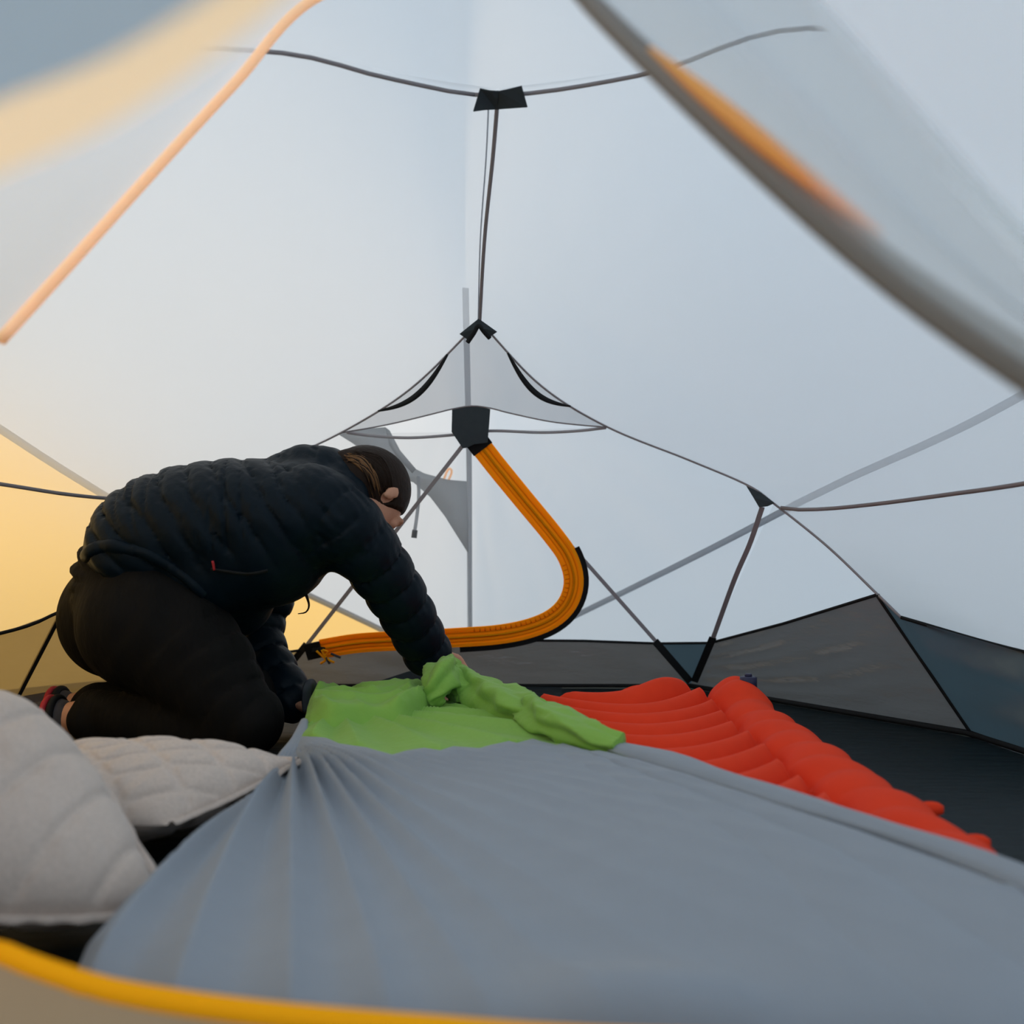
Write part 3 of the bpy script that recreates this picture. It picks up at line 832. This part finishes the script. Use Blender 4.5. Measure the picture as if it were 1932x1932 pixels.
def bunch(path_px, rads, flat, seed, lobes=5, n=120, seg=48, twist=6.0, amp=0.34):
    P = cat([G(x, y, z) for x, y, z in path_px], n)
    R = np.interp(np.linspace(0, 1, n), np.linspace(0, 1, len(rads)), rads)
    T = tangents(P)
    out = []
    for i in range(n):
        s = i/(n-1)
        N = np.cross(T[i], (0, 0, 1.0)); N /= np.linalg.norm(N)
        Bz = np.cross(N, T[i])
        ring = []
        for k in range(seg):
            a = TAU*k/seg
            nz = noise.noise((math.cos(a)*1.3+seed, math.sin(a)*1.3, s*5.0))
            q = a*lobes+s*twist+2.2*nz
            n2 = 1-2*abs(noise.noise((math.cos(a)*1.2+s*2+seed, math.sin(a)*1.2-s, s*5.0)))
            rr = 1+amp*1.3*(abs((q/math.pi) % 2-1)**1.7-0.4)+0.18*nz+amp*0.30*n2
            ring.append(P[i]+R[i]*rr*(math.cos(a)*N*flat[0]+math.sin(a)*Bz*flat[1]))
        out.append(ring)
    O = np.array(out); O[..., 2] = np.maximum(O[..., 2], 0.012)
    V, F = gridm(O, True)
    F += [tuple(range(seg))[::-1], tuple(range((n-1)*seg, n*seg))]
    return V, F
rolls = [
    # peak under the hand
    ([(812, 1328, 0.105), (822, 1305, 0.13), (832, 1283, 0.15), (842, 1268, 0.155), (866, 1280, 0.14), (880, 1310, 0.12)], [0.016, 0.034, 0.036, 0.03, 0.036, 0.02], (1.0, 1.0), 6.1, 4, 3.0),
    # roll running down to the pad
    ([(840, 1272, 0.145), (880, 1292, 0.13), (930, 1315, 0.12), (985, 1338, 0.118), (1030, 1352, 0.115)], [0.026, 0.044, 0.044, 0.040, 0.026], (0.95, 0.8), 8.2, 4, 5.0),
    ([(985, 1332, 0.118), (1020, 1350, 0.12), (1070, 1372, 0.118), (1120, 1392, 0.112), (1170, 1408, 0.105)], [0.018, 0.036, 0.036, 0.030, 0.022], (0.95, 0.8), 9.7, 4, 5.0)]
for a, rd, fl, sd_, lb, tw in rolls:
    link_mesh('bunched_fold', *bunch(a, rd, fl, sd_, lb, twist=tw), M_green, sheet_o)
def rumple(bot, top, z0, amp, seed, n=130, m=60):
    a = cat([G(x, y, z0) for x, y in bot], n); b_ = cat([G(x, y, z0) for x, y in top], n)
    O = np.zeros((n, m, 3))
    for i in range(n):
        for j in range(m):
            s, t = i/(n-1), j/(m-1)
            p = a[i]*(1-t)+b_[i]*t
            e = min(1, t/0.22)**0.6*min(1, (1-t)/0.22)**0.6*min(1, s/0.06, (1-s)/0.05)**0.5
            r1 = 1-abs(noise.noise((s*3.2+t*1.2, t*3.0-s*1.6, seed)))*1.7
            r2 = 1-abs(noise.noise((s*5+t*2, t*5.5, seed+5)))*1.6
            lip = math.exp(-((t-0.14)/0.10)**2)
            p[2] += -0.016*(1-min(1, t/0.12))+e*(0.004+amp*(0.75*r1+0.30*r2)+0.006*lip)
            p[1] -= 0.016*lip*e
            O[i, j] = p
    return gridm(O)
link_mesh('bunched_fold', *rumple([(572, 1366), (620, 1374), (690, 1367), (760, 1362), (800, 1345), (835, 1334)], [(588, 1318), (640, 1313), (700, 1316), (760, 1312), (800, 1304), (838, 1292)], 0.094, 0.046, 3.1), M_green, sheet_o)
link_mesh('back_fold', *rumple([(590, 1330), (680, 1325), (760, 1320), (830, 1312)], [(600, 1306), (690, 1308), (760, 1304), (825, 1294)], 0.085, 0.012, 8.8), M_green, sheet_o)
# grey hem folded back along the pad
V, F = bunch([(1165, 1412, 0.10), (1230, 1428, 0.102), (1340, 1462, 0.104), (1480, 1508, 0.104), (1640, 1556, 0.104), (1800, 1608, 0.104), (1932, 1660, 0.104), (2060, 1718, 0.10)], [0.020, 0.026, 0.022, 0.020, 0.018, 0.017, 0.018, 0.02], (1.0, 0.55), 11.3, 2, n=140, twist=1.5, amp=0.18)
link_mesh('folded_hem', V, F, M_sheet, sheet_o)
# gathered tail at the pulled corner
tail = []
for k in range(7):
    a = G(556+k*3, 1396, 0.085); e = G(500+k*13, 1470-k*3, 0.05)
    link_mesh('gathered_pleat', *tube(cat([G(574, 1362, 0.10), a, 0.5*(a+e)+(0, 0, 0.004), e], 14), np.interp(np.linspace(0, 1, 14), [0, 0.3, 1], [0.008, 0.008, 0.004]), 8), M_sheet, sheet_o)
# grey webbing loop at the corner
lp = cat([W(580, 1342, 2.14), W(578, 1318, 2.14), W(580, 1297, 2.14), W(587, 1290, 2.16), W(592, 1300, 2.19), W(593, 1325, 2.20)], 24)
link_mesh('webbing_loop', *ribbon(lp, 0.022, (0.75, -0.65, 0.1), 0.006), M_strapgrey, sheet_o)

# pillows ---------------------------------------------------------------
def pillow(name, c0, U, Vv, thick, label, rnd, lines, seed):
    c0, U, Vv = np.asarray(c0, float), np.asarray(U, float), np.asarray(Vv, float)
    N = np.cross(U, Vv); N /= np.linalg.norm(N)
    if N[2] < 0: N = -N
    n, m = 190, 150
    lu, lv = np.linalg.norm(U), np.linalg.norm(Vv)
    def surf(sgn):
        P = np.zeros((n, m, 3))
        for i in range(n):
            for j in range(m):
                s, t = i/(n-1), j/(m-1)
                a, b = 2*s-1, 2*t-1
                h = (max(0, 1-abs(a)**2.6))**0.55*(max(0, 1-abs(b)**2.6))**0.55
                pinch = 0.06*(1-abs(b))**0.6*abs(a)**4*np.sign(a)
                pinch2 = 0.06*(1-abs(a))**0.6*abs(b)**4*np.sign(b)
                q = 0
                x, y = s*lu, t*lv
                for ang, sp in lines:
                    dd = (x*math.cos(ang)+y*math.sin(ang))/sp
                    dd = abs(dd-round(dd))*sp
                    q += math.exp(-(dd/0.0048)**2)+0.35*math.exp(-(dd/0.014)**2)
                hh = thick*h-0.0065*min(1, q)*min(1, h*3)+0.004*noise.noise((x*14, y*14, seed+sgn))*h
                hh += 0.0025*noise.noise((x*60, y*20, seed))*h
                s2, t2 = 0.5+0.5*a*math.sqrt(1-rnd*b*b)*(1+rnd*0.45), 0.5+0.5*b*math.sqrt(1-rnd*a*a)*(1+rnd*0.45)
                P[i, j] = c0+U*s2+Vv*t2+sgn*N*max(hh, 0.0)
        return P
    A_, B_2 = surf(1), surf(-1)
    for Q in (A_, B_2): Q[..., 2] = np.maximum(Q[..., 2], 0.004)
    va, fa = gridm(A_); vb, fb = gridm(B_2)
    pl = empty(name, (*(c0+U/2+Vv/2)[:2], 0.0))
    body = link_mesh('cover', np.vstack([va, vb]), list(fa)+[tuple(k+len(va) for k in q[::-1]) for q in fb], M_pillow, pl)
    # flange hem along two sides
    for side in (0, 1):
        if side == 0: e = A_[0, :, :]; outd = -U/lu
        else: e = A_[:, 0, :]; outd = -Vv/lv
        k = len(e)
        vv_ = np.linspace(0, 1, 5)[None, :, None]
        wob = np.array([0.012+0.006*noise.noise((i*0.06, seed, side)) for i in range(k)])
        fl = e[:, None]+outd*vv_*wob[:, None, None]+N*(0.006*np.sin(vv_*3))
        fl[..., 2] = np.maximum(fl[..., 2], 0.004)
        link_mesh('hem', *gridm(fl), M_pillow, pl)
    return tag(pl, label, 'pillow')
pillow('pillow', [-0.350, 1.565, 0.088], [-0.39, 0.02, 0.004], [-0.115, -0.265, -0.025], 0.062, 'heather grey diamond-quilted pillow lying flat beside the kneeling person', 0.10, [(0.9, 0.065), (-0.75, 0.065)], 1.0)
pillow('pillow', [-0.390, 1.085, 0.035], [-0.26, -0.14, 0.06], [-0.280, 0.265, 0.175], 0.080, 'large heather grey quilted pillow propped up on edge, overlapping the flat pillow', 0.2, [(0.75, 0.062)], 2.0)

# ================================================================== person
class Field:
    def __init__(s, lo, hi, h):
        s.lo = np.array(lo, float); s.h = h
        s.n = np.ceil((np.array(hi)-s.lo)/h).astype(int)+1
        s.D = np.full(s.n, 0.3)
    def block(s, lo, hi):
        a = np.maximum(np.floor((np.array(lo)-s.lo)/s.h).astype(int), 0)
        b = np.minimum(np.ceil((np.array(hi)-s.lo)/s.h).astype(int)+1, s.n)
        sl = tuple(slice(i, j) for i, j in zip(a, b))
        ax = [s.lo[k]+s.h*np.arange(a[k], b[k]) for k in range(3)]
        P = np.stack(np.meshgrid(*ax, indexing='ij'), -1)
        return sl, P
    def add(s, fn, lo, hi, k=0.02, pad=0.05):
        sl, P = s.block(np.array(lo)-pad, np.array(hi)+pad)
        d = fn(P); o = s.D[sl]
        hh = np.clip(0.5+0.5*(o-d)/k, 0, 1)
        s.D[sl] = o*(1-hh)+d*hh-k*hh*(1-hh)
    def cut(s, fn, lo, hi, k=0.01, pad=0.03):
        sl, P = s.block(np.array(lo)-pad, np.array(hi)+pad)
        d = -fn(P); o = s.D[sl]
        hh = np.clip(0.5-0.5*(o-d)/k, 0, 1)
        s.D[sl] = o*(1-hh)+d*hh+k*hh*(1-hh)
    def chain(s, pts, rads, k=0.02, mod=None, sub=1):
        P0 = np.array(pts, float); R = np.array(rads, float)
        if sub > 1:
            n = (len(P0)-1)*sub+1
            Q = cat(np.hstack([P0, R[:, None]]), n); P0, R = Q[:, :3], Q[:, 3]
        L = np.concatenate([[0], np.cumsum(np.linalg.norm(np.diff(P0, axis=0), axis=1))])
        def fn(X):
            best = np.full(X.shape[:3], 9.0); arc = np.zeros(X.shape[:3])
            for i in range(len(P0)-1):
                a, b = P0[i], P0[i+1]
                ab = b-a; l2 = ab@ab
                t = np.clip(((X-a)@ab)/l2, 0, 1)
                d = np.linalg.norm(X-a-t[..., None]*ab, axis=-1)-(R[i]+(R[i+1]-R[i])*t)
                m = d < best
                best = np.where(m, d, best); arc = np.where(m, L[i]+t*(L[i+1]-L[i]), arc)
            if mod: best = best-mod(arc, X)
            return best
        r = R.max()
        s.add(fn, P0.min(0)-r, P0.max(0)+r, k)
    def ell(s, c, axes, rad, k=0.02, op='add'):
        c = np.array(c, float); A = np.array(axes, float); rad = np.array(rad, float)
        def fn(X):
            q = (X-c)@A.T/rad
            l = np.linalg.norm(q, axis=-1)
            g = np.linalg.norm(q/rad, axis=-1)
            return l*(l-1)/np.maximum(g, 1e-6)
        m = rad.max()
        (s.add if op == 'add' else s.cut)(fn, c-m, c+m, k)
    def loft(s, pts, a, b, lat, k=0.02, mod=None, n=20):
        Q = cat(np.hstack([np.array(pts, float), np.array(a, float)[:, None], np.array(b, float)[:, None]]), n)
        P0, Aa, Bb = Q[:, :3], Q[:, 3], Q[:, 4]
        lat = np.array(lat, float)
        L = np.concatenate([[0], np.cumsum(np.linalg.norm(np.diff(P0, axis=0), axis=1))])
        def fn(X):
            best = np.full(X.shape[:3], 9.0); arc = np.zeros(X.shape[:3])
            for i in range(n-1):
                p, q = P0[i], P0[i+1]
                ab = q-p; l = np.linalg.norm(ab); tdir = ab/l
                lt = lat-tdir*(lat@tdir); lt /= np.linalg.norm(lt); up = np.cross(tdir, lt)
                w = X-p
                tt = w@tdir
                t = np.clip(tt/l, 0, 1)
                ra = Aa[i]+(Aa[i+1]-Aa[i])*t; rb = Bb[i]+(Bb[i+1]-Bb[i])*t
                uu, ll = w@up, w@lt
                e = np.sqrt((uu/ra)**2+(ll/rb)**2)
                d = (e-1)*np.minimum(ra, rb)
                ex = tt-t*l
                d = np.where(np.abs(ex) > 1e-9, np.sqrt(np.maximum(d, 0)**2+ex**2)+np.minimum(d, 0), d)
                m = d < best
                best = np.where(m, d, best); arc = np.where(m, L[i]+t*l, arc)
            if mod: best = best-mod(arc, X)
            return best
        m = max(Aa.max(), Bb.max())
        s.add(fn, P0.min(0)-m, P0.max(0)+m, k)
    def mesh(s):
        D = s.D; S = D < 0
        nx, ny, nz = s.n
        acc = np.zeros((nx-1, ny-1, nz-1, 3)); cnt = np.zeros((nx-1, ny-1, nz-1))
        quads = []
        idx = np.stack(np.meshgrid(*[np.arange(q) for q in s.n], indexing='ij'), -1).astype(float)
        full = [slice(None)]*3
        edges = []
        for ax in range(3):
            lo = full.copy(); hi = full.copy()
            lo[ax] = slice(0, -1); hi[ax] = slice(1, None)
            d0, d1 = D[tuple(lo)], D[tuple(hi)]
            c = (d0 < 0) != (d1 < 0)
            I = np.argwhere(c)
            t = d0[c]/(d0[c]-d1[c])
            pos = I.astype(float); pos[:, ax] += t
            o1, o2 = [k for k in range(3) if k != ax]
            for da in (0, 1):
                for db in (0, 1):
                    J = I.copy(); J[:, o1] -= da; J[:, o2] -= db
                    ok = np.all((J >= 0) & (J < np.array([nx-1, ny-1, nz-1])), axis=1)
                    np.add.at(acc, tuple(J[ok].T), pos[ok]); np.add.at(cnt, tuple(J[ok].T), 1)
            edges.append((ax, o1, o2, I, d0[c] < 0))
        m = cnt > 0
        vid = np.full(cnt.shape, -1); vid[m] = np.arange(m.sum())
        V = s.lo+s.h*(acc[m]/cnt[m][:, None])
        for ax, o1, o2, I, inside in edges:
            ok = (I[:, o1] > 0) & (I[:, o2] > 0) & (I[:, o1] < s.n[o1]-1) & (I[:, o2] < s.n[o2]-1)
            I = I[ok]
            q = []
            for da, db in ((1, 1), (0, 1), (0, 0), (1, 0)):
                J = I.copy(); J[:, o1] -= da; J[:, o2] -= db
                q.append(vid[tuple(J.T)])
            quads.append(np.stack(q, 1))
        return V, np.vstack(quads)

LATD = np.array([-0.18, 0.98, 0.0])          # the person's left-right line
NH = W(292, 1178, 2.05); FH = W(256, 1168, 2.22)
NK = np.array([-0.540, 1.99, 0.065]); FK = np.array([-0.60, 2.23, 0.065])
NA = np.array([-0.935, 2.08, 0.062]); FA = np.array([-0.985, 2.20, 0.062])
spine = [W(235, 1075, 2.13), W(330, 1010, 2.13), W(440, 985, 2.14), W(545, 975, 2.17), W(615, 962, 2.19)]
NS = W(625, 955, 2.04); FS = W(610, 955, 2.36)
NE = W(735, 1100, 2.16); NW = W(808, 1233, 2.31)
FE = W(485, 1175, 2.38); FWr = W(553, 1325, 2.24)
HC = W(698, 938, 2.22)
hu = np.array([0.55, 0.78, 0.28]); hu /= np.linalg.norm(hu)
hf = np.array([0.28, 0.10, -0.95]); hf -= hu*(hf@hu); hf /= np.linalg.norm(hf)
hr = np.cross(hf, hu)
person = tag(empty('person', (-0.75, 2.1, 0)), 'person in navy puffer jacket and black trousers kneeling and bending over to pull the sheet', 'person')

# the body, one continuous surface ----------------------------------------
b = Field((-1.25, 1.85, 0.0), (-0.05, 2.55, 0.78), 0.0065)
b.loft(spine, [0.085, 0.085, 0.095, 0.09, 0.06], [0.14, 0.13, 0.15, 0.16, 0.10], LATD, 0.03)
for h, k, a in ((NH, NK, NA), (FH, FK, FA)):
    b.chain([h, 0.5*(h+k), k], [0.095, 0.08, 0.05], 0.03)
    b.chain([k, 0.6*k+0.4*a, a], [0.05, 0.05, 0.034], 0.02)
    toe = a+np.array([-0.19, 0.01, -0.028])
    b.chain([a+np.array([-0.0, 0, 0.004]), a+np.array([-0.06, 0.0, -0.004]), a+np.array([-0.13, 0.005, -0.018]), toe], [0.032, 0.034, 0.03, 0.018], 0.015)
for s_, e_, w_ in ((NS, NE, NW), (FS, FE, FWr)):
    s_ = s_*0.75+spine[3]*0.25+np.array([0, 0, -0.015])
    b.chain([spine[3], s_], [0.06, 0.045], 0.03)
    b.chain([s_, e_, w_], [0.043, 0.036, 0.026], 0.02)
b.chain([spine[4], 0.45*spine[4]+0.55*HC, HC-hu*0.03], [0.06, 0.052, 0.05], 0.025)
HX = [hr, hf, hu]
b.ell(HC-hf*0.012+hu*0.012, HX, (0.072, 0.090, 0.092), 0.02)
b.ell(HC+hf*0.035-hu*0.05, HX, (0.055, 0.055, 0.06), 0.03)
b.ell(HC+hf*0.065-hu*0.095, HX, (0.024, 0.022, 0.018), 0.02)
b.chain([HC+hf*0.078+hu*0.012, HC+hf*0.098-hu*0.022, HC+hf*0.102-hu*0.034], [0.008, 0.011, 0.013], 0.01)
for sg in (-1, 1):
    b.ell(HC+hf*0.088+hu*0.008+hr*sg*0.032, HX, (0.016, 0.012, 0.010), 0.01, 'cut')
    b.ell(HC+hf*0.075+hu*0.008+hr*sg*0.032, HX, (0.012, 0.012, 0.012), 0.004)
    b.ell(HC+hf*0.075+hu*0.028+hr*sg*0.032, HX, (0.022, 0.012, 0.007), 0.01)
    b.ell(HC+hf*0.004-hu*0.008+hr*sg*0.078, HX, (0.008, 0.015, 0.026), 0.005)
    b.ell(HC+hf*0.008-hu*0.006+hr*sg*0.087, HX, (0.005, 0.008, 0.015), 0.003, 'cut')
b.ell(HC+hf*0.090-hu*0.062, HX, (0.022, 0.008, 0.005), 0.006)
b.ell(HC+hf*0.088-hu*0.073, HX, (0.020, 0.009, 0.006), 0.006)
def hand(wrist, d, n, curl, thumb):
    d = np.array(d, float); d /= np.linalg.norm(d)
    n = np.array(n, float); n -= d*(n@d); n /= np.linalg.norm(n)
    sd2 = np.cross(n, d)*thumb
    pc = wrist+d*0.05
    b.ell(pc, [sd2, d, n], (0.040, 0.052, 0.016), 0.014)
    for off, ln in ((0.030, 0.070), (0.010, 0.080), (-0.010, 0.074), (-0.028, 0.058)):
        base = wrist+d*0.088+sd2*off
        p = [base]; dd = d.copy()
        for f in (0.45, 0.32, 0.23):
            a = curl
            dd = dd*math.cos(a)+n*math.sin(a); nn_ = n*math.cos(a)-d*math.sin(a)
            dd /= np.linalg.norm(dd)
            p.append(p[-1]+dd*ln*f)
        b.chain(p, [0.0095, 0.009, 0.0085, 0.007], 0.004)
    tb = wrist+d*0.03+sd2*0.034
    b.chain([tb, tb+sd2*0.022+d*0.022+n*0.010, tb+sd2*0.022+d*0.048+n*0.026, tb+sd2*0.012+d*0.062+n*0.036], [0.013, 0.011, 0.010, 0.008], 0.006)
hand(NW, (0.30, 0.30, -0.62), (0.35, -0.7, -0.2), 0.55, 1)
hand(FWr, (0.75, -0.35, -0.15), (0.1, -0.3, -0.9), 0.5, -1)
V, F = b.mesh()
V[:, 2] = np.maximum(V[:, 2], 0.006)
link_mesh('body', V, F, M_skin, person)

# trousers -----------------------------------------------------------------
def wr(amp, fx, seed):
    def f(arc, X):
        return amp*np.sin(arc*fx+6*np.sin(X[..., 0]*9+seed)+5*np.sin(X[..., 2]*13+X[..., 1]*7))
    return f
p_ = Field((-1.08, 1.80, 0.0), (-0.38, 2.45, 0.56), 0.006)
hipm = 0.5*(NH+FH)
for h, k, a, s2 in ((NH, NK, NA, 0.0), (FH, FK, FA, 1.7)):
    p_.chain([h, h*0.62+k*0.38+np.array([0.01, 0, 0.0]), h*0.25+k*0.75, k+np.array([0.0, 0, 0.012])], [0.138, 0.114, 0.087, 0.066], 0.03, wr(0.003, 50, s2), 2)
    p_.chain([k+np.array([-0.01, 0, 0]), k*0.55+a*0.45, a+np.array([0.03, 0, 0.004])], [0.068, 0.064, 0.055], 0.02, wr(0.003, 60, s2))
p_.ell(NH+np.array([-0.025, 0.0, 0.005]), np.eye(3), (0.135, 0.125, 0.140), 0.03)
p_.ell(FH+np.array([-0.035, -0.01, 0.005]), np.eye(3), (0.135, 0.115, 0.140), 0.012)
p_.loft([hipm+np.array([-0.02, 0, 0.02]), W(225, 1085, 2.13), W(290, 1040, 2.13)], [0.12, 0.10, 0.10], [0.150, 0.130, 0.135], LATD, 0.03)
V, F = p_.mesh()
V[:, 2] = np.maximum(V[:, 2], 0.003)
trousers = link_mesh('trousers', V, F, M_pants, person)

# jacket -------------------------------------------------------------------
def baffle(w, amp, ph=0.0, wob=0.003, slant=0.0):
    def f(arc, X):
        a = arc+slant*(X[..., 2]-0.5)+wob*np.sin(X[..., 1]*40+X[..., 2]*31)+wob*0.6*np.sin(X[..., 0]*75+X[..., 2]*63)
        s_ = np.abs(np.sin(math.pi*(a/w+ph)))
        pk = 0.0012*np.sin(X[..., 0]*190+X[..., 2]*150)*np.sin(X[..., 1]*170)*(1-s_)
        return amp*(s_**0.42-0.8)+pk*2
    return f
j = Field((-0.98, 1.85, 0.0), (-0.08, 2.56, 0.76), 0.0048)
j.loft([W(236, 1050, 2.13), W(268, 1035, 2.13), W(330, 1005, 2.13), W(440, 992, 2.14), W(530, 985, 2.165), W(600, 962, 2.185)],
       [0.112, 0.132, 0.142, 0.150, 0.138, 0.110], [0.175, 0.185, 0.185, 0.195, 0.20, 0.165], LATD, 0.03, baffle(0.056, 0.0105, 0.0, 0.003, 0.45), 22)
# front of the jacket hanging towards the belly
j.ell(W(500, 1050, 2.14), np.eye(3), (0.14, 0.16, 0.115), 0.04)
j.ell(W(400, 1085, 2.12), np.eye(3), (0.12, 0.14, 0.10), 0.04)
j.ell(W(448, 1120, 2.22), np.eye(3), (0.085, 0.12, 0.10), 0.04)
sl = baffle(0.068, 0.0125, 0.3)
j.chain([W(575, 955, 2.12), NS+np.array([0.0, 0.02, -0.01]), NE, NW+np.array([-0.002, -0.01, 0.006])], [0.08, 0.081, 0.068, 0.058], 0.06, sl, 3)
j.chain([W(590, 960, 2.30), FS, FE, FWr+np.array([-0.004, 0, 0.004])], [0.09, 0.082, 0.064, 0.054], 0.04, sl, 3)
# hood rolled behind the neck, and the collar
ncol = HC-hu*0.115-hf*0.035
j.chain([W(520, 905, 2.17), W(570, 888, 2.17), W(620, 892, 2.17), W(652, 930, 2.13)], [0.05, 0.058, 0.054, 0.042], 0.02, baffle(0.05, 0.007, 0.2), 3)
j.chain([W(575, 890, 2.20), W(625, 885, 2.23), W(650, 910, 2.26)], [0.055, 0.05, 0.04], 0.02, None, 2)
j.chain([W(600, 940, 2.18), W(650, 940, 2.19)], [0.10, 0.075], 0.03)
V, F = j.mesh()
V[:, 2] = np.maximum(V[:, 2], 0.006)
jacket = link_mesh('jacket', V, F, M_jacket, person)
BJ = BVHTree.FromPolygons([Vector(q) for q in V], [tuple(int(i) for i in f) for f in F])
q, n = bvh_line(BJ, [(398, 1073), (430, 1078), (470, 1082), (505, 1076)], 16, 0.001, fallback=1.95)
link_mesh('pocket_zip', *ribbon(q, 0.006, n, 0.004), M_black, jacket)
q, n = bvh_line(BJ, [(402, 1057), (404, 1066), (405, 1074)], 6, 0.004, fallback=1.95)
link_mesh('zip_pull', *tube(q, 0.003, 6), M_red, jacket)
q, n = bvh_line(BJ, [(160, 1050), (176, 1035), (212, 1030), (258, 1040), (303, 1060), (345, 1088), (385, 1125)], 60, -0.005, fallback=2.08)
link_mesh('hem_band', *tube(q, 0.0155+np.array([0.003*noise.noise((i_*0.55, 3.1, 0)) for i_ in range(60)])-0.004*(np.arange(60)/59.0), 12), M_jacket, jacket)

# hair ----------------------------------------------------------------------
hD = Field(HC-0.18, HC+0.18, 0.004)
def strands(arc, X):
    a = np.arctan2((X-HC)@hr, (X-HC)@hu)
    return 0.0014*np.sin(a*46+8*((X-HC)@hf))
hD.ell(HC-hf*0.018+hu*0.016, HX, (0.082, 0.098, 0.100), 0.01)
hD.ell(HC-hf*0.055-hu*0.02, HX, (0.068, 0.055, 0.085), 0.03)
hD.chain([HC-hf*0.055, W(672, 878, 2.18), W(645, 864, 2.165)], [0.055, 0.034, 0.014], 0.03, None, 3)
hD.cut(lambda X: (0.040-(X-HC)@hf+0.45*((X-HC)@hu)), HC-0.18, HC+0.18, 0.006)
for sg in (-1, 1):
    hD.ell(HC+hf*0.010-hu*0.016+hr*sg*0.088, HX, (0.03, 0.018, 0.028), 0.004, 'cut')
hD.D += 0.0005*np.sin(60*np.arctan2(((hD.block(HC-0.18, HC+0.18)[1]-HC)@hr), ((hD.block(HC-0.18, HC+0.18)[1]-HC)@hu+1e-6)))[:hD.n[0], :hD.n[1], :hD.n[2]]
V, F = hD.mesh()
hair = link_mesh('hair', V, F, M_hair, person)
BH = BVHTree.FromPolygons([Vector(q) for q in V], [tuple(int(i) for i in f) for f in F])
for k_ in range(80):
    f_ = random.random()
    light = f_ < 0.42
    # strands sweep from the tied-back hair over the head towards the brow
    a0 = (646+26*f_+4*random.random(), 858+14*random.random()-8*f_)
    a1 = (668+46*f_+5*random.random(), 868-8*f_+12*random.random())
    a2 = (690+46*f_, 892+8*random.random())
    a3 = (704+38*f_, 926+14*random.random())
    q, n = bvh_line(BH, [a0, a1, a2, a3], 22, 0.0006+0.0018*random.random(), fallback=2.18)
    q = q[random.randrange(4):15+random.randrange(8)]
    link_mesh('hair_strand', *tube(q, (0.0018 if light else 0.0014)*np.sin(np.linspace(0.35, math.pi-0.1, len(q)))+0.0003, 5), M_hair_light if light and random.random() < 0.8 else M_hair, hair)
# end of the long hair hanging below the chest
lock = cat([W(566, 1085, 2.16), W(577, 1120, 2.14), W(583, 1142, 2.13), W(577, 1155, 2.13), W(562, 1158, 2.13)], 20)
link_mesh('hair_lock', *tube(lock, np.linspace(0.006, 0.001, 20), 6), M_hair, hair)

# shoes ----------------------------------------------------------------------
for a in (NA, FA):
    f_ = Field(a-np.array([0.30, 0.08, 0.07]), a+np.array([0.03, 0.08, 0.09]), 0.005)
    f_.chain([a+np.array([-0.052, 0, 0.0]), a+np.array([-0.13, 0.005, -0.012]), a+np.array([-0.20, 0.01, -0.022])], [0.042, 0.040, 0.028], 0.01)
    V, F = f_.mesh(); V[:, 2] = np.maximum(V[:, 2], 0.002)
    sh = link_mesh('shoe', V, F, M_shoe, person)
    c = a+np.array([-0.048, 0, 0.001])
    ang = np.linspace(0, TAU, 24)
    ring = np.array([c+np.array([-0.004*math.sin(t), 0.043*math.cos(t), 0.043*math.sin(t)]) for t in ang])
    link_mesh('black_collar', *tube(ring, 0.008, 8, False), M_black, sh)
    link_mesh('red_trim', *tube(ring+np.array([-0.016, 0, 0.0]), 0.007, 8, False), M_red, sh)
